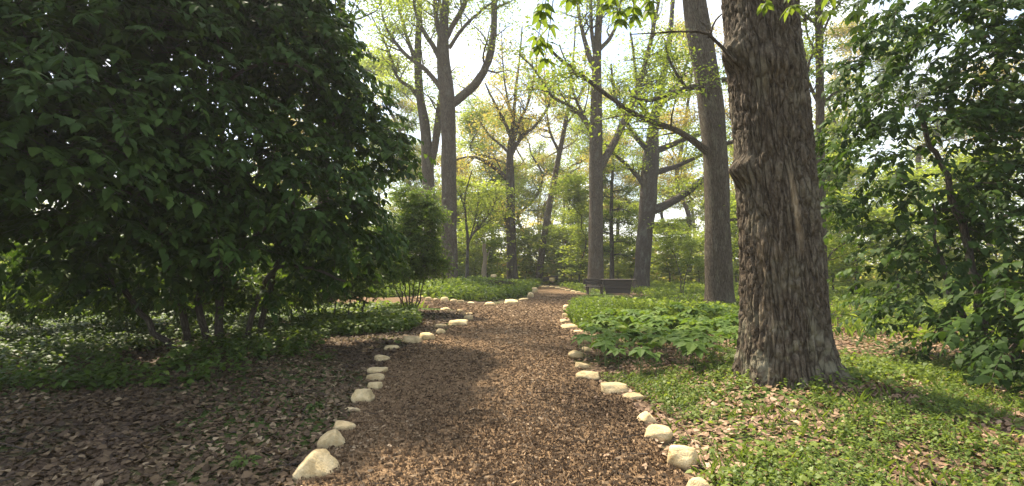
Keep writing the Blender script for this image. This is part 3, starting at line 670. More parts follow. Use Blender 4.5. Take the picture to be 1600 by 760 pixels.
D = 33.
t = Tree('tall_tree', 'paler slim tree standing close behind the left of the sturdy grey tree', pt(668, 445, D), M['bark_grey'], M['lime_leaf'], 61)
p, r = t.trunk([(672, 450, D, 21), (671, 350, D, 19), (669, 270, D, 19), (664, 200, D, 16), (656, 150, D, 13), (653, 100, D, 12), (654, 50, D, 10), (656, 0, D, 8), (655, -90, D, 5)], 22, .05, .25)
t.limb([(672, 262, D, 12), (680, 220, D, 12), (685, 180, D, 11), (690, 130, D, 9), (690, 60, D, 6), (684, -20, D, 4)], 9, .4)
t.limb([(658, 160, D, 7), (642, 138, D, 6), (622, 122, D, 5), (612, 92, D, 4), (600, 60, D, 3), (580, 25, D, 2)], 8, .6)
t.limb([(654, 104, D, 7), (640, 70, D, 6), (628, 30, D, 5), (616, -20, D, 3)], 8, .6)
t.finish(17, .16, .6, .3)

# --- mid-distance oak in the centre with open crown
D = 38.
t = Tree('open_crowned_tree', 'dark trunk in the centre with wide crooked branches against the sky', pt(800, 435, D), M['bark_dark'], M['catkin_leaf'], 71)
p, r = t.trunk([(801, 442, D, 19), (800, 410, D, 16), (798, 350, D, 15), (797, 300, D, 14), (797, 270, D, 13), (797, 230, D, 9), (802, 190, D, 6), (806, 140, D, 4.5), (812, 90, D, 3), (816, 40, D, 2)], 20, .06, .3)
t.limb([(797, 285, D, 8), (780, 268, D, 7), (756, 252, D, 6), (735, 246, D, 4), (712, 250, D, 2)], 7, .6)
t.limb([(797, 245, D, 7), (815, 215, D, 6), (838, 195, D, 5), (856, 168, D, 4), (866, 130, D, 2)], 7, .8)
t.limb([(798, 215, D, 6), (784, 180, D, 5), (770, 155, D, 4), (758, 130, D, 2)], 7, .8)
t.limb([(800, 230, D, 6), (810, 195, D, 5), (824, 165, D, 4), (836, 120, D, 2.5), (840, 80, D, 2)], 7, .8)
t.limb([(796, 240, D, 5), (780, 225, D, 4), (764, 212, D, 3), (750, 190, D, 2)], 7, .8)
t.limb([(798, 370, D, 5), (790, 350, D, 4.5), (786, 325, D, 4), (784, 310, D, 2)], 6, .8)
t.limb([(802, 186, D, 4), (792, 150, D, 3), (786, 100, D, 2.5), (784, 50, D, 1.5)], 6, .8)
t.finish(8, .17, .8, .5)

D = 42.
t = Tree('slim_tree', 'slim bare stem leaning right between the centre tree and the forked trunk', pt(846, 400, D), M['bark_grey'], M['catkin_leaf'], 81)
p, r = t.trunk([(842, 436, D, 11), (848, 384, D, 10), (857, 330, D, 10), (866, 282, D, 9.5), (874, 240, D, 8), (882, 200, D, 7), (890, 150, D, 5), (896, 90, D, 3), (900, 30, D, 2)], 14, .04, .2)
t.limb([(868, 290, D, 5), (880, 282, D, 5), (892, 270, D, 3), (905, 262, D, 1.6)], 6, .8)
t.limb([(874, 240, D, 5), (860, 205, D, 4), (852, 165, D, 3), (850, 120, D, 1.5)], 6, .8)
t.limb([(882, 200, D, 4), (900, 170, D, 3), (912, 130, D, 2), (915, 80, D, 1.4)], 6, .8)
t.finish(8, .17, .8, .5)

# --- slender dark forked tree in the middle bed
D = 31.
t = Tree('slender_tree', 'thin dark forked sapling rising from the middle bed right of the grey tree', pt(730, 432, D), M['bark_dark'], M['lime_leaf'], 91)
p, r = t.trunk([(730, 438, D, 5.5), (730, 405, D, 5), (731, 378, D, 4.6), (728, 345, D, 3.6), (726, 310, D, 3), (732, 285, D, 2), (738, 265, D, 1.4)], 10, .05, .3)
t.limb([(731, 380, D, 4), (740, 364, D, 4), (755, 347, D, 3.4), (768, 330, D, 2.6), (776, 308, D, 1.6)], 7, 1.2)
t.limb([(727, 330, D, 3), (720, 310, D, 2.4), (712, 296, D, 1.6)], 6, 1.2)
t.limb([(736, 370, D, 3), (744, 335, D, 2), (748, 300, D, 1.4)], 6, 1.2)
t.finish(10, .11, .35, .3)

# --- narrow dark stem beyond the table, slim tree behind the thick oak, trunks behind the shrub
D = 35.
t = Tree('slender_tree', 'narrow dark stem between the straight trunk and the gnarled tree', pt(956, 440, D), M['bark_dark'], M['fine_leaf'], 101)
p, r = t.trunk([(956, 448, D, 7.5), (956, 400, D, 7), (955, 340, D, 6), (956, 290, D, 5), (958, 250, D, 3.0), (953, 222, D, 1.6)], 10, .05, .3)
for a, b in ((380, 30), (345, -26), (350, 34), (310, -22), (300, 28), (265, 20), (260, -18), (236, 12), (365, -30), (330, 30), (285, -24), (400, 26), (395, -24)):
    t.limb([(956, a, D, 3), (956+b*.5, a-3, D-.3, 2.2), (956+b, a+2, D-.5, 1.2)], 5, 1.6)
t.finish(12, .10, .32, .3)
D = 14.5
t = Tree('slim_tree', 'slim grey trunk half hidden just right of the thickest oak', pt(1284, 520, D), M['bark_grey'], M['oak_leaf'], 111)
p, r = t.trunk([(1286, 510, D, 18), (1285, 440, D, 16), (1282, 300, D, 14), (1281, 150, D, 12), (1280, 40, D, 11), (1278, -80, D, 9), (1275, -250, D, 5)], 16, .05, .3)
for q in ([(1281, 165, D, 6), (1270, 145, D, 5), (1262, 110, D-.3, 4), (1275, 70, D-.5, 2)], [(1283, 170, D, 5), (1300, 148, D, 4), (1330, 138, D, 2.5)], [(1282, 330, D, 4), (1300, 322, D, 3), (1325, 335, D, 2)],
          [(1280, 100, D, 4), (1262, 60, D, 3), (1255, 20, D, 2)], [(1281, 60, D, 4), (1300, 20, D, 3), (1325, -10, D, 2)], [(1282, 420, D, 3), (1300, 395, D, 2.5), (1320, 380, D, 2)], [(1282, 240, D, 3), (1265, 215, D, 2.5), (1258, 190, D, 2)]):
    t.limb(q, 6, 1.1)
top_out(t, p, r, 6, 3.2, .4, .5, .8)
t.finish(13, .10, .3, .35)
D = 17.
t = Tree('tall_tree', 'upright grey trunk showing above the top of the big dark shrub', pt(505, 480, D), M['bark_grey'], M['oak_leaf'], 121)
p, r = t.trunk([(508, 482, D, 22), (506, 300, D, 19), (505, 150, D, 17), (505, 0, D, 16), (504, -200, D, 12), (503, -420, D, 5)], 18, .05, .3)
t.limb([(507, 130, D, 13), (520, 75, D, 12), (533, 25, D, 11), (540, -30, D, 9), (548, -120, D, 6)], 9, .6)
top_out(t, p, r, 7, 4.5, .4, .5, .6, .4)
t.finish(12, .11, .34, .35)

# ------------------------------------------------------------------ big dark shrub on the left
def shrub(name, label, base, lobes, leafm, nspray, leaf_len, seed, stems, hq=True, per=14, droop=.8, spray=.55, cat='shrub', shell=.45, holes=()):
    g = np.random.default_rng(seed); root = empty(name, tuple(base), label, cat); b = np.asarray(base)
    tb = Tubes()
    for s in stems:
        q = spline(np.array(s, float), .18); q[1:-1, :3] += g.normal(0, .02, (len(q)-2, 3)); st_ = Tubes(); st_.add(q[:, :3]-b, q[:, 3], 8, .06, seed)
        link('stem', st_.mesh('stem', M['bark_dark']), root)
    lf = Leaves(); vol = np.array([l[3]*l[4]*l[5] for l in lobes])**.75; cnt = (nspray*vol/vol.sum()).astype(int)
    for (cx, cy_, cz, rx, ry, rz), n in zip(lobes, cnt):
        d = rdir(g, n, -.9, 1); rad = shell+(1-shell)*g.uniform(0, 1, n)**.6
        P0 = np.array([cx, cy_, cz])+d*rad[:, None]*np.array([rx, ry, rz])
        P0[:, 2] = np.maximum(P0[:, 2], .12)
        kp = np.ones(n, bool)
        for h in holes: kp &= (((P0-np.array(h[:3]))/np.array(h[3:]))**2).sum(1) > 1
        P0, d = P0[kp], d[kp]; n = len(P0)
        ang = np.arctan2(d[:, 1], d[:, 0])+g.normal(0, .6, n)
        el = g.normal(-.05, .35, n)
        D0 = np.stack([np.cos(ang)*np.cos(el), np.sin(ang)*np.cos(el), np.sin(el)], 1)
        ct = g.uniform(.05, .75, n)
        ln = g.uniform(.6, 1.2, n)*spray
        k = np.arange(per); f = (k//2)/(per/2)
        for q in range(per):
            tt = .08+.92*f[q]
            C_ = P0+D0*(ln*tt)[:, None]-np.array([0, 0, 1.])*(droop*ln*tt*tt*.5)[:, None]
            side = nrm(np.cross(D0, np.array([0, 0, 1.])))*(1 if q % 2 else -1)
            Dl = D0*.55+side*.75+np.array([0, 0, -1.])*(.25+.45*tt*droop)+g.normal(0, .22, (n, 3))
            Ul = np.array([0, 0, 1.])+side*.25+D0*.4+g.normal(0, .25, (n, 3))
            Ls = leaf_len*np.clip(g.normal(1, .28, n), .4, 1.7)
            lf.add(C_-b, Dl, Ul, Ls, Ls*g.uniform(.42, .55, n), np.clip(ct+g.normal(0, .15, n), 0, 1), .2, .3, hq)
        for q in range(0, n, 2):
            e = np.array([P0[q]-D0[q]*.15, P0[q]+D0[q]*ln[q]*.5-np.array([0, 0, droop*ln[q]*.12]), P0[q]+D0[q]*ln[q]-np.array([0, 0, droop*ln[q]*.5])])
            tb.add(e-b, np.array([.006, .004, .002]), 3)
    link('twigs', tb.mesh('twigs', M['bark_dark']), root, kind='stuff')
    link('foliage', lf.mesh('foliage', leafm), root, kind='stuff')
    return root

def lob(px, py, dep, rx, ry, rz): c = pt(px, py, dep); return (*c, rx, ry, rz)
B = np.array([-4.6, 8.6, 0.])
def stem(*a): return [(*pt(x_, y_, d_), .3*w_*d_/FPX) for x_, y_, d_, w_ in a]
stems = [stem((340, 540, 9, 22), (345, 420, 8.6, 18), (345, 250, 8.2, 14), (343, 130, 8, 9), (340, 40, 8, 5)),
         stem((343, 140, 8, 9), (380, 110, 7.8, 9), (440, 96, 7.6, 7), (480, 112, 7.6, 4)),
         stem((330, 545, 9, 20), (310, 470, 8.6, 16), (360, 410, 8.2, 12), (430, 345, 8.2, 8), (500, 325, 8.2, 5)),
         stem((380, 540, 9.2, 16), (420, 430, 9, 12), (470, 416, 8.8, 9), (540, 440, 8.6, 5)),
         stem((300, 548, 9, 18), (260, 400, 8.6, 15), (200, 250, 8, 10), (150, 100, 7.6, 6)),
         stem((400, 535, 9.5, 16), (440, 380, 9.4, 12), (500, 230, 9.2, 9), (560, 150, 9, 5)),
         stem((270, 545, 8.6, 16), (180, 440, 8, 12), (90, 330, 7.4, 7))]
lobes = [lob(360, 60, 8.5, 1.9, 1.6, 1.5), lob(480, 130, 9.5, 1.25, 1.5, 1.35), lob(545, 215, 9.8, 1.0, 1.2, .95), lob(440, 30, 9.5, 1.2, 1.3, 1.0),
         lob(330, 230, 7.4, 1.25, 1.3, 1.1), lob(440, 300, 8.2, 1.3, 1.3, 1.0), lob(540, 365, 9.6, .85, 1.1, .95), lob(345, 350, 7.6, 1.0, 1.1, .7), lob(430, 420, 9.2, .9, .9, .5), lob(230, 400, 8, 1.1, 1.0, .6),
         lob(180, 90, 7.2, 1.9, 1.8, 1.7), lob(180, 290, 6.8, 1.6, 1.3, 1.0), lob(30, 200, 5.8, 1.6, 1.5, 1.3), lob(40, 390, 7.2, 1.2, 1.2, .6),
         lob(100, -80, 7.2, 2.2, 2.0, 1.5), lob(320, -70, 8.5, 2.0, 1.8, 1.3), lob(610, 240, 9.6, .38, .5, .5), lob(-60, 60, 6.4, 1.8, 1.8, 2.0)]
shrub('large_shrub', 'huge dark green drooping shrub filling the left side', B, lobes, M['shrub_leaf'], 5500, .146, 201, stems, holes=[(*pt(430, 145, 8.6), .5, 1.6, .36), (*pt(385, 130, 8.3), .35, 1.4, .2), (*pt(400, 420, 8.4), .5, 1.2, .3)])
# finer leaved thicket under and behind it
shrub('undergrowth_shrub', 'dark twiggy undergrowth shrub low beneath the huge drooping shrub', pt(500, 500, 13), [lob(300, 450, 9.0, 1.1, .7, .45), lob(420, 452, 9.6, 1.0, .7, .45), lob(160, 450, 8.6, 1.2, .8, .5), lob(360, 440, 11.5, 1.8, 1.2, .9), lob(500, 430, 12.5, 1.5, 1.3, .9), lob(570, 410, 12.5, .9, 1.0, .8), lob(250, 440, 11, 1.6, 1.2, .9), lob(120, 440, 10.5, 1.6, 1.2, .9), lob(-20, 440, 10, 1.6, 1.2, .9), lob(180, 380, 12, 1.8, 1.2, 1.0), lob(440, 360, 12.5, 1.4, 1.2, .9)],
      M['fine_leaf'], 5200, .095, 202, [stem((500+k*22, 492, 12.6, 4), (490+k*30, 440, 12.5, 3), (480+k*34, 390, 12.4, 1.5)) for k in range(-5, 4)], False, 12, .5, .35)
shrub('bushy_shrub', 'rounded mid green bush with bare twiggy base, beside the path fork', pt(640, 488, 15.5), [lob(650, 385, 15.5, .65, .7, .6), lob(622, 365, 15.8, .6, .7, .55), lob(664, 335, 15.6, .5, .6, .5), lob(645, 308, 15.6, .45, .5, .35), lob(630, 425, 15.4, .6, .6, .35), lob(674, 415, 15.6, .4, .5, .3), lob(600, 395, 15.6, .4, .5, .4)],
      M['bush_leaf'], 2100, .085, 203, [stem((640+k*3, 489, 15.5, 4), (640+k*8, 440, 15.5, 3), (642+k*11, 380, 15.5, 1.5)) for k in range(-3, 4)], False, 12, .2, .5)
# dark evergreen shrub past the slim trunk on the right
shrub('evergreen_shrub', 'dark evergreen shrub mass at the far right past the thickest oak', np.array([7.2, 7.6, 0]), [(7.0, 7.6, 1.3, 1.5, 1.4, 1.3), (6.6, 8.2, 3.2, 1.4, 1.4, 1.4), (8.6, 7.2, 2.6, 1.6, 1.5, 2.3), (6.9, 8.0, 5.0, 1.5, 1.4, 1.5), (8.8, 7.6, 5.6, 1.7, 1.6, 1.6), (6.4, 5.6, .9, 1.0, 1.0, .9)],
      M['shrub_leaf'], 1700, .125, 204, [[(7.2, 7.6, -.05, .06), (7.0, 7.7, 2, .05), (6.6, 8, 4, .03)], [(7.4, 7.5, -.05, .06), (8.2, 7.4, 2.2, .05), (8.8, 7.3, 4.5, .03)], [(7.1, 7.4, -.05, .05), (6.4, 7.4, 1.5, .03), (6.1, 7.2, 2.4, .015)]])
# low brown-green shrub and saplings right of the gnarled tree
shrub('low_shrub', 'small scrubby bush in the grass by the foot of the second thickest oak', pt(1070, 492, 16.5), [lob(1070, 474, 16.5, .33, .3, .3)], M['fine_leaf'], 110, .05, 205,
      [stem((1070+k*3, 494, 16.5, 2), (1068+k*6, 476, 16.5, 1.5), (1068+k*9, 456, 16.5, .8)) for k in range(-3, 4)], False, 10, .2, .25)
shrub('sapling', 'spindly leaning sapling in grass between gnarled tree and second thickest oak', pt(1066, 462, 25), [lob(1060, 380, 25, .9, .8, .5), lob(1080, 410, 25, .7, .7, .35), lob(1045, 350, 25, .6, .6, .35)], M['lime_leaf'], 420, .1, 206,
      [stem((1064, 464, 25, 3), (1062, 430, 25, 2.5), (1050, 390, 25, 2), (1034, 360, 25, 1)), stem((1066, 464, 25, 3), (1074, 420, 25, 2), (1084, 380, 25, 1))], False, 10, .1, .4, 'tree')
# little plant on the litter, left
for lb, x_, y_, s_ in (('small leafy plant standing alone on dark litter, left of the path', 505, 562, 1.0), ('tiny green seedling on dark litter below the lone leafy plant', 490, 640, .35), ('tiny green seedling near the bottom left corner', 383, 730, .45)):
    c = gp(x_, y_); g = np.random.default_rng(int(x_)); lf = Leaves(); n = int(110*s_)
    D_ = rdir(g, n, -.2, .7); P_ = D_*np.array([.2, .2, .2])*s_*g.uniform(.2, 1, (n, 1)); P_[:, 2] = np.abs(P_[:, 2])+.03
    lf.add(P_, D_*[1, 1, .3], np.array([0, 0, 1.])+g.normal(0, .3, (n, 3)), g.uniform(.04, .075, n), g.uniform(.02, .035, n), g.uniform(0, .8, n), .25, .3, True)
    rt = empty('small_plant', tuple(c), lb, 'plant'); link('foliage', lf.mesh('foliage', M['forb']), rt)
    tb = Tubes(); tb.add(np.array([[0, 0, -.02], [.01, 0, .06*s_+.02], [0, .01, .14*s_+.03]]), [.004, .003, .002], 5); link('stem', tb.mesh('stem', M['forb_stem'] if 'forb_stem' in M else M['bark_dark']), rt)

# ------------------------------------------------------------------ ground cover
def ppoly(p): return [gp(*q) for q in p]
def fill(poly, dens, mask=None):
    a = np.array([(q[0], q[1]) for q in poly]); lo, hi = a.min(0), a.max(0); n = int(dens*np.prod(hi-lo))
    x = rng.uniform(lo[0], hi[0], n); y = rng.uniform(lo[1], hi[1], n); k = inpoly(x, y, poly) & ~onpath(x, y)
    if mask is not None: k &= mask(x, y)
    return x[k], y[k]
def patchy(sc, thr, off=0.):
    def f(x, y):
        v = np.array([mnoise.fractal(Vector((a*sc+off, b*sc, 0)), 1., 2., 3) for a, b in zip(x, y)])
        return v+rng.normal(0, .12, len(x)) > thr
    return f
def forbs(lf, x, y, h, leaf, k=7, hq=False, tlo=0., thi=1., wr=.6):
    n = len(x)
    if n == 0: return
    hh = h*rng.uniform(.5, 1.2, n); ct = rng.uniform(tlo, thi, n); lean = rng.normal(0, .12, (n, 2))
    for q in range(k):
        f = (q+.6)/k; a = rng.uniform(0, 2*np.pi, n)
        P = np.stack([x+lean[:, 0]*f*hh, y+lean[:, 1]*f*hh, hgt(x, y)+hh*f], 1)
        rr = leaf*.35*rng.uniform(.4, 1, n); P[:, 0] += np.cos(a)*rr; P[:, 1] += np.sin(a)*rr
        D = np.stack([np.cos(a), np.sin(a), rng.normal(.12, .3, n)], 1); U = np.array([0, 0, 1.])+rng.normal(0, .25, (n, 3))
        L = leaf*rng.uniform(.7, 1.3, n)
        lf.add(P, D, U, L, L*rng.uniform(wr*.8, wr*1.2, n), np.clip(ct+rng.normal(0, .15, n), 0, 1), .3, .25, hq)
def blades(lf, x, y, h, wd, tlo=0., thi=1.):
    n = len(x)
    if n == 0: return
    a = rng.uniform(0, 2*np.pi, n); ln = rng.uniform(.1, .6, n); D = np.stack([np.cos(a)*ln, np.sin(a)*ln, np.ones(n)], 1)
    U = np.stack([np.cos(a+1.5)*.6, np.sin(a+1.5)*.6, rng.normal(0, .1, n)], 1)+np.stack([np.cos(a), np.sin(a), 0*a], 1)
    L = h*rng.uniform(.5, 1.3, n); lf.add(np.stack([x, y, hgt(x, y)-.01], 1), D, U, L, wd*rng.uniform(.7, 1.3, n), rng.uniform(tlo, thi, n), -.3, .1)
def cover(name, label, lf, mat): link(name, lf.mesh(name, mat), kind='stuff', label=label, category='ground cover')

lf = Leaves()
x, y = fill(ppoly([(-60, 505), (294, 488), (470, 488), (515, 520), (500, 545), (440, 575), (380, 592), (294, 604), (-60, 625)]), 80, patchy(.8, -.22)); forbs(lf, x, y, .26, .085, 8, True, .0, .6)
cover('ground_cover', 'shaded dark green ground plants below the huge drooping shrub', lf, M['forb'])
lf = Leaves()
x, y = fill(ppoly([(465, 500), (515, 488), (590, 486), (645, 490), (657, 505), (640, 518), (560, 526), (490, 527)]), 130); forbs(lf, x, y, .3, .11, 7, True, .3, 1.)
cover('ground_cover', 'bright low leafy patch by the left edge stones', lf, M['forb'])
lf = Leaves()
mid = ppoly([(640, 464), (690, 467), (735, 471), (766, 472), (800, 468), (820, 463), (829, 456), (837, 449), (846, 445)]); mid += [np.array([2., 44, 0]), np.array([-9., 44, 0]), np.array([-9., 24, 0])]
x, y = fill(mid, 36); forbs(lf, x, y, .46, .17, 7, False, .2, 1.)
x, y = fill(mid, 60, patchy(.4, .05)); blades(lf, x, y, .4, .02, .3, 1.)
cover('ground_cover', 'lush green plants filling the middle bed behind its row of stones', lf, M['forb'])
lf = Leaves()
rb = ppoly([(893, 481), (912, 474), (935, 468), (1000, 470), (1180, 476), (1190, 525), (925, 522), (905, 515), (893, 507), (889, 495)])
x, y = fill(rb, 90, patchy(.5, -.22, 3)); forbs(lf, x, y, .26, .07, 7, False, .2, .9, .4)
x, y = fill(rb, 260, patchy(.6, -.15, 9)); blades(lf, x, y, .28, .014, .3, 1.)
nr = ppoly([(893, 481), (908, 474), (925, 470), (960, 480), (960, 520), (925, 522), (905, 515), (893, 507), (889, 495)]); x, y = fill(nr, 90); forbs(lf, x, y, .34, .09, 7, False, .1, .8, .5)
cover('ground_cover', 'grassy green plants on the right bed beside the far corner stones', lf, M['forb'])
lf = Leaves()
wd_ = ppoly([(925, 590), (960, 590), (1100, 575), (1306, 560), (1700, 560), (1800, 820), (1150, 820), (1095, 760), (1050, 690), (1030, 660), (1005, 625), (985, 610)])
x, y = fill(wd_, 760, patchy(1.0, .07, 5)); forbs(lf, x, y, .095, .028, 7, True, 0, .95, .6)
an_ = rng.uniform(0, 6.28, 420); rr_ = .62+rng.gamma(2, .16, 420); x, y = 3.95+np.cos(an_)*rr_, 6.75+np.sin(an_)*rr_; forbs(lf, x, y, .2, .06, 7, True, .3, 1., .65)
x, y = fill(wd_, 60, patchy(.9, -.1, 8)); forbs(lf, x, y, .13, .05, 6, True, .5, 1., .7)
x, y = fill(wd_, 220, patchy(1.3, .05, 2)); blades(lf, x, y, .13, .007, .3, 1.)
cover('ground_cover', 'patchy small weeds between tan leaves in the right foreground', lf, M['weed'])
# grass and herbs further off, one mass
lf = Leaves()
far = [np.array(q) for q in ((-22, 12.), (-3.2, 16), (-1.0, 40), (2.0, 46), (4, 36), (3.3, 28), (4.2, 24), (3., 18), (4.6, 10), (14, 8), (40, 46), (-40, 46))]
x, y = fill(far, 8, patchy(.25, -.2, 4)); k = ((x-4.6)/2.2)**2+((y-24.5)/3.2)**2 > 1; x, y = x[k], y[k]; forbs(lf, x, y, .3, .17, 6, False, .4, 1.)
x, y = fill(far, 16); k = ((x-4.6)/2.2)**2+((y-24.5)/3.2)**2 > 1; x, y = x[k], y[k]; blades(lf, x, y, .3, .05, .3, 1.)
cover('grass', 'loose grass and herbs under the far trees', lf, M['weed'])

# mayapples: umbrella leaves of six lobes on single stalks
def mayapple_mesh(g, size):
    lf = Leaves(); m = 6; an = np.arange(m)*2*np.pi/m+g.uniform(0, 1); z = np.zeros((m, 3))
    D = np.stack([np.cos(an), np.sin(an), g.uniform(-.18, .12, m)], 1)
    lf.add(z, D, np.repeat([[0, 0, 1.]], m, 0), size*g.uniform(.85, 1.15, m), size*.62, np.clip(g.uniform(.15, .75)+g.normal(0, .1, m), 0, 1), .22, .22, 2)
    return lf.mesh('umbrella_leaf', M['mayapple'])
g = np.random.default_rng(5); UM = [mayapple_mesh(g, s_) for s_ in (.15, .17, .19, .21, .16, .18)]
sm = Tubes(); sm.add(np.array([[0, 0, -.03], [.012, .004, .15], [0, 0, .33]]), [.005, .004, .003], 5)
mst, mt_, mo = mat_new('green_stalk'); pb = mt_.nodes.new('ShaderNodeBsdfPrincipled'); pb.inputs['Base Color'].default_value = (.10, .15, .04, 1); mt_.links.new(pb.outputs[0], mo.inputs['Surface'])
SM = sm.mesh('stalk', mst)
x, y = fill(ppoly([(905, 528), (940, 508), (1000, 500), (1165, 498), (1162, 560), (1110, 582), (1000, 592), (930, 582), (905, 560)]), 20)
for a, b in list(zip(x, y))[:280]:
    z = float(hgt(a, b)); sc = g.uniform(.75, 1.15)
    rt = empty('mayapple_plant', (a, b, z), 'broad lobed umbrella leaf on one stalk in the bed left of the thickest oak', 'plant', 'mayapples in the right bed')
    rt.scale = (sc, sc, sc); rt.rotation_euler = (0, 0, g.uniform(0, 6.28))
    link('stalk', SM, rt); u = link('umbrella_leaf', UM[int(g.integers(6))], rt); u.location = (0, 0, .33); u.rotation_euler = (g.normal(0, .2), g.normal(0, .2), 0)

# ------------------------------------------------------------------ table and bench
def box(V, F, c, s, rot=None):
    k = len(V); q = np.array([(a, b, d) for a in (-.5, .5) for b in (-.5, .5) for d in (-.5, .5)])*np.array(s)
    if rot is not None: q = q @ np.array(Matrix.Rotation(rot[1], 3, rot[0])).T
    V += [tuple(v+np.array(c)) for v in q]; F += [[k+i for i in f] for f in ((0, 1, 3, 2), (4, 6, 7, 5), (0, 4, 5, 1), (2, 3, 7, 6), (0, 2, 6, 4), (1, 5, 7, 3))]
def boxpart(name, parent, c, s, rot=None, mat='plank'):
    V, F = [], []; box(V, F, (0, 0, 0), s, rot); me = fast_mesh(name, np.array(V), [np.array(F)], M[mat]); o = link(name, me, parent); o.location = c
    bv = o.modifiers.new('edge', 'BEVEL'); bv.width = .006; bv.segments = 1; return o
c = pt(965, 460, 26.6); c[2] = float(hgt(c[0], c[1]))
tb = empty('picnic_table', tuple(c), 'chunky dark wooden table with boarded sides beside the straight trunk', 'table'); tb.rotation_euler = (0, 0, R(-8))
for k in range(5): boxpart('tabletop_plank', tb, (g.normal(0, .008), -.36+k*.18, .765), (1.85, .172, .05))
for s_ in (-1, 1):
    boxpart('apron_board', tb, (0, s_*.36, .62), (1.44, .035, .20)); boxpart('lower_board', tb, (0, s_*.33, .40), (1.30, .035, .20)); boxpart('foot_board', tb, (0, s_*.30, .16), (1.16, .035, .24))
    boxpart('end_panel', tb, (s_*.64, 0, .37), (.05, .62, .74), ('Y', s_*R(9)))
c = pt(929, 461, 26.2); c[2] = float(hgt(c[0], c[1]))
bn = empty('bench', tuple(c), 'plain dark wooden bench at the left end of the table', 'bench'); bn.rotation_euler = (0, 0, R(12))
for k in range(2): boxpart('seat_plank', bn, (0, -.08+k*.16, .43), (1.05, .15, .05))
for k in range(2): boxpart('back_plank', bn, (0, .24, .62+k*.15), (1.05, .035, .13))
for e in (-.38, .38):
    boxpart('leg', bn, (e, 0, .2), (.07, .26, .42)); boxpart('back_post', bn, (e, .20, .55), (.06, .04, .62))

# ------------------------------------------------------------------ snag, log and rocks in the middle distance
t = Tree('tree_snag', 'pale broken tree snag standing behind the middle bed', pt(757, 440, 33), M['bare_wood'], M['lime_leaf'], 301)
p = np.array([pt(757, 444, 33), pt(756, 425, 33), pt(758, 405, 33), pt(756, 388, 33), pt(757, 381, 33)]); t.tube('trunk', spline(p, .15), np.linspace(.2, .11, len(spline(p, .15))), 14, .15)
t.tube('broken_stub', np.array([pt(757, 405, 33), pt(763, 396, 33), pt(766, 390, 33)]), [.07, .05, .03], 8)
tl = Tubes(); a, b = pt(848, 437, 40), pt(872, 434, 40); tl.add(spline(np.array([a-(a+b)/2, [0, 0, .03], b-(a+b)/2]), .2), np.full(len(spline(np.array([a-(a+b)/2, [0, 0, .03], b-(a+b)/2]), .2)), .16), 12, .1)
link('fallen_log', tl.mesh('fallen_log', M['bark_dark']), label='dark fallen log in greenery beyond the path bend', category='log').location = tuple((a+b)/2)
stone('pale boulder lying against the dark fallen log beyond the bend', 858, 869, 446, 455, None, None, 401).location = tuple(pt(863, 440, 39.5))
stone('whitish rock poking out of plants at the back of the middle bed', 765, 777, 462, 471, None, None, 402).location = tuple(pt(772, 434, 29.5))
# heap of dark twigs in the middle bed
t = empty('twig_pile', tuple(pt(782, 453, 26)), 'low heap of dark dead twigs in the middle bed', 'brush pile'); g = np.random.default_rng(9); tb_ = Tubes()
for k in range(70):
    a = g.uniform(0, 3.14); d = np.array([math.cos(a), math.sin(a)*.6, g.normal(0, .15)]); q = np.array([g.normal(0, .35), g.normal(0, .2), abs(g.normal(0, .12))+.28])
    tb_.add(np.array([q-d*.45, q+g.normal(0, .03, 3), q+d*.45-np.array([0, 0, .06])]), [.007, .008, .004], 4)
link('twigs', tb_.mesh('twigs', M['bark_dark']), t, kind='stuff')

# ------------------------------------------------------------------ understorey saplings (copies) and the far wood
def proto_sapling(seed, H, mat):
    g = np.random.default_rng(seed); tb = Tubes(); A = []
    n = 9; P = np.array([[0, 0, -.1]]+[[g.normal(0, .05)*k, g.normal(0, .05)*k, H*k/n] for k in range(1, n+1)]); tb.add(spline(P, .4), np.linspace(.055, .01, len(spline(P, .4))), 7)
    br = Tubes()
    for k in range(int(H*9)):
        z = g.uniform(.06, 1)**.85*H; i = min(n-1, int(z/H*n)); q = P[i]+(P[i+1]-P[i])*(z/H*n-i); a = g.uniform(0, 6.28); ln = (.35+.65*math.sin(math.pi*min(1, .15+.85*(1-z/H)+.1)))*g.uniform(.8, 1.9)
        e = np.array([q, q+np.array([math.cos(a), math.sin(a), .25])*ln*.5, q+np.array([math.cos(a+g.normal(0, .3)), math.sin(a+g.normal(0, .3)), .22])*ln]); br.add(e, [.016, .010, .004], 4)
        for f in np.linspace(.3, 1.05, 5): A.append(e[0]+(e[2]-e[0])*f+np.array([0, 0, .05]))
    A = np.array(A); per = 20; n = len(A)*per; lf = Leaves()
    P_ = np.repeat(A, per, 0)+g.normal(0, 1, (n, 3))*np.array([.3, .3, .09]); L = g.uniform(.12, .22, n)
    lf.add(P_, rdir(g, n, -.4, .15), np.array([0, 0, 1.])+g.normal(0, .35, (n, 3)), L, L*.6, np.clip(np.repeat(g.uniform(0, .9, len(A)), per)+g.normal(0, .12, n), 0, 1), .2, .3)
    return tb.mesh('trunk', M['bark_dark']), br.mesh('branches', M['bark_dark']), lf.mesh('crown', mat)
PR = [proto_sapling(500+k, h, M['lime_leaf']) for k, h in enumerate((6.5, 5.2, 7.5, 4.2))]
g = np.random.default_rng(77)
spots = [(690, 46), (742, 41), (775, 44), (822, 47), (865, 50), (893, 44), (905, 38), (965, 43), (985, 38), (1045, 40), (1065, 46), (1090, 38), (1150, 40), (1172, 33), (640, 40), (600, 36), (560, 44), (725, 50), (800, 52), (845, 45), (940, 50),
         (1025, 52), (1300, 28), (1340, 24), (1400, 28), (1480, 24), (1560, 22), (520, 32), (440, 30), (1275, 34), (1120, 50), (715, 37), (760, 36), (880, 41)]
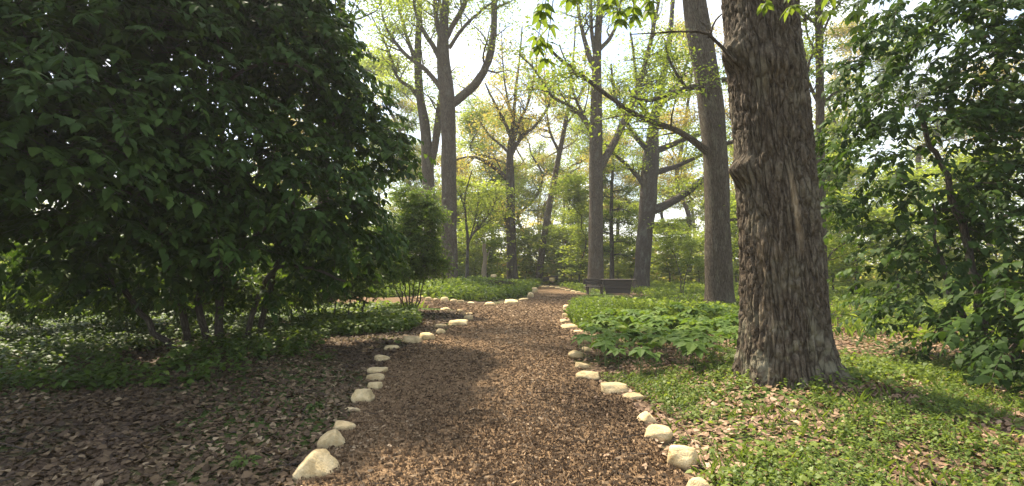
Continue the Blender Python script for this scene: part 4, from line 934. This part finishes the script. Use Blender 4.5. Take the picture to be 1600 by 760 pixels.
for k, (px_, dd) in enumerate(spots):
    x_ = (px_-800)/FPX*dd; z_ = float(hgt(x_, dd)); side = 'left of the sturdy grey tree' if px_ < 700 else ('behind the middle bed and path bend' if px_ < 910 else ('beyond the table and gnarled tree' if px_ < 1110 else 'on the right beyond the oaks'))
    rt = empty('understorey_sapling', (x_, dd, z_), 'lime green understorey sapling '+side, 'tree', 'understorey saplings '+side)
    s_ = g.uniform(.85, 1.25); rt.scale = (s_*1.1, s_*1.1, s_*g.uniform(.85, 1.1)); rt.rotation_euler = (0, 0, g.uniform(0, 6.28))
    a, b, c_ = PR[k % 4]; link('trunk', a, rt); link('branches', b, rt, kind='stuff'); link('crown', c_, rt, kind='stuff')

def proto_tall(seed, H, mat):
    g = np.random.default_rng(seed); tb = Tubes(); br = Tubes(); A = []
    P = np.array([[0, 0, -.2]]+[[g.normal(0, .28)*k, g.normal(0, .28)*k, H*k/8] for k in range(1, 9)]); q = spline(P, .6); tb.add(q, np.linspace(.24, .03, len(q)), 9, .05)
    def walk(p, d, ln, n, up):
        o = [p]
        for _ in range(n): d = nrm(d+g.normal(0, .22, 3)+np.array([0, 0, up])); o.append(o[-1]+d*ln/n)
        return np.array(o)
    for k in range(20):
        f = g.uniform(.22, .95); i = min(len(q)-2, int(f*len(q))); a = 2.4*k; ln = (1.15-f*.8)*g.uniform(3., 5.5)
        e = walk(q[i], np.array([math.cos(a), math.sin(a), .35]), ln, 7, .10); br.add(e, np.linspace(.085*(1.2-f), .02, 8), 5)
        for m in range(9):
            j = int(g.integers(1, 7)); b = g.uniform(0, 6.28); e2 = walk(e[j], np.array([math.cos(b), math.sin(b), .2]), g.uniform(.6, 1.7), 4, .05); br.add(e2, np.linspace(.028, .010, 5), 3)
            A += [e2[2], e2[3], e2[4]]
            for w_ in range(2):
                b = g.uniform(0, 6.28); e3 = walk(e2[2+w_], np.array([math.cos(b), math.sin(b), .1]), .6, 2, 0); br.add(e3, np.array([.014, .01, .006]), 3); A.append(e3[-1])
    A = np.array(A); per = 16; n = len(A)*per; lf = Leaves(); P_ = np.repeat(A, per, 0)+g.normal(0, 1, (n, 3))*np.array([.5, .5, .2]); L = g.uniform(.11, .23, n)
    lf.add(P_, rdir(g, n, -.5, .2), np.array([0, 0, 1.])+g.normal(0, .4, (n, 3)), L, L*.6, np.clip(np.repeat(g.uniform(0, .9, len(A)), per)+g.normal(0, .12, n), 0, 1), .2, .3)
    return tb.mesh('trunk', M['bark_grey']), br.mesh('branches', M['bark_grey']), lf.mesh('crown', mat)
PT = [proto_tall(600, 21, M['lime_leaf']), proto_tall(601, 24, M['catkin_leaf']), proto_tall(602, 18, M['lime_leaf']), proto_tall(603, 22, M['catkin_leaf'])]
g = np.random.default_rng(79)
for k, (px_, dd) in enumerate([(596, 46), (632, 52), (742, 47), (768, 56), (830, 50), (862, 60), (905, 54), (968, 48), (1052, 52), (1078, 46), (1156, 50), (1172, 58), (1296, 40), (1330, 50), (1430, 44), (1540, 40), (540, 50), (470, 44), (400, 48), (720, 62), (805, 64), (940, 62), (1015, 60), (1200, 46), (660, 58)]):
    x_ = (px_-800)/FPX*dd; z_ = float(hgt(x_, dd)); zone = 'left of the sturdy grey tree' if px_ < 700 else ('behind the centre of the view' if px_ < 925 else ('behind the gnarled tree' if px_ < 1110 else 'to the right beyond the oaks'))
    nm = ('lime', 'yellowish')[k % 2]
    rt = empty('background_tree', (x_, dd, z_), 'tall thin background tree in '+nm+' new leaf '+zone, 'tree', nm+' background trees '+zone)
    s_ = g.uniform(.85, 1.2); rt.scale = (s_, s_, s_*g.uniform(.9, 1.1)); rt.rotation_euler = (0, 0, g.uniform(0, 6.28))
    a, b, c_ = PT[k % 4]; link('trunk', a, rt); link('branches', b, rt, kind='stuff'); link('crown', c_, rt, kind='stuff')

def far_wood():
    g = np.random.default_rng(88); tb = Tubes(); lf = Leaves()
    for k in range(84):
        while True:
            dd = 62+50*g.uniform(0, 1); ang = g.uniform(-1.05, 1.05); x_ = math.tan(ang)*dd if abs(ang) < .85 else np.sign(ang)*dd*1.2
            if not (8 < x_ < 24 and dd < 70): break
        H = g.uniform(14, 27); z0 = float(hgt(x_, dd))-.1
        P = np.array([[x_, dd, z0]]+[[x_+g.normal(0, .25)*q, dd+g.normal(0, .25)*q, H*q/5] for q in range(1, 6)]); tb.add(spline(P, 1.), np.linspace(g.uniform(.14, .3), .03, len(spline(P, 1.))), 6)
        A = []
        for q in range(30):
            f = g.uniform(.16, 1); i = min(4, int(f*5)); s0 = P[i]+(P[i+1]-P[i])*(f*5-i); a = g.uniform(0, 6.28); ln = (1-f*.55)*g.uniform(1.5, 4.2)
            e = np.array([s0, s0+np.array([math.cos(a)*.5, math.sin(a)*.5, .35])*ln, s0+np.array([math.cos(a), math.sin(a), .55])*ln]); tb.add(e, [.06, .045, .016], 3)
            for w_ in (.35, .6, .8, 1.): A.append(e[0]+(e[2]-e[0])*w_)
        A = np.array(A); per = 9; n = len(A)*per; Pn = np.repeat(A, per, 0)+g.normal(0, 1, (n, 3))*np.array([.75, .75, .4]); L = g.uniform(.28, .52, n)
        lf.add(Pn, rdir(g, n, -.6, .3), np.array([0, 0, 1.])+g.normal(0, .5, (n, 3)), L, L*.6, np.clip(np.repeat(g.uniform(-.1, .75)+g.normal(0, .15, len(A)), per)+g.normal(0, .1, n), 0, 1), .2, .3)
    # low growth at the foot of the wood
    n = 55000; ang = g.uniform(-1.0, 1.0, n); dd = g.uniform(40, 105, n); x_ = np.tan(np.clip(ang, -.9, .9))*dd; ht = g.uniform(0, 1, n)**1.2*(.8+3.0*np.sin(x_*.31+dd*.17)**2+1.6*np.sin(x_*.77+1)**2)
    L = g.uniform(.35, .65, n); lf.add(np.stack([x_, dd, ht], 1), rdir(g, n, -.5, .3), np.array([0, 0, 1.])+g.normal(0, .5, (n, 3)), L, L*.6, np.clip(g.normal(.5, .25, n), 0, 1), .2, .3)
    V = np.concatenate(lf.V); T = np.concatenate(lf.T); F3 = np.concatenate(lf.F3); TV = np.concatenate(tb.V); TF = np.concatenate(tb.F)
    me = fast_mesh('distant_wood', np.vstack([V, TV]), [F3, TF+len(V)], [M['far_leaf'], M['bark_dark']], {'tint': ('FLOAT', np.concatenate([T, np.zeros(len(TV))])), 'bk': ('FLOAT_VECTOR', np.vstack([V*0, np.concatenate(tb.B)]))},
                   np.concatenate([np.zeros(len(F3)), np.ones(len(TF))]))
    link('distant_wood', me, kind='stuff', label='hazy pale green wood closing the view behind the trees', category='woodland')
M['far_leaf'] = leaf_mat('far_leaf', [(0, (.11, .145, .03)), (.5, (.17, .195, .045)), (.8, (.24, .23, .07)), (1, (.31, .21, .09))], .55, 2.3)
far_wood()

# ------------------------------------------------------------------ the thin spring haze
V, F = [], []; box(V, F, (0, 250, 24.), (970, 910, 51.))
hz, ht_, ho = mat_new('haze_air'); pv = ht_.nodes.new('ShaderNodeVolumePrincipled'); pv.inputs['Density'].default_value = .0011; pv.inputs['Color'].default_value = (.97, .97, .95, 1); pv.inputs['Anisotropy'].default_value = .2
ht_.links.new(pv.outputs[0], ho.inputs['Volume'])
link('haze', fast_mesh('haze', np.array(V), [np.array(F)], hz), kind='stuff', label='thin pale spring haze through the whole wood', category='haze')
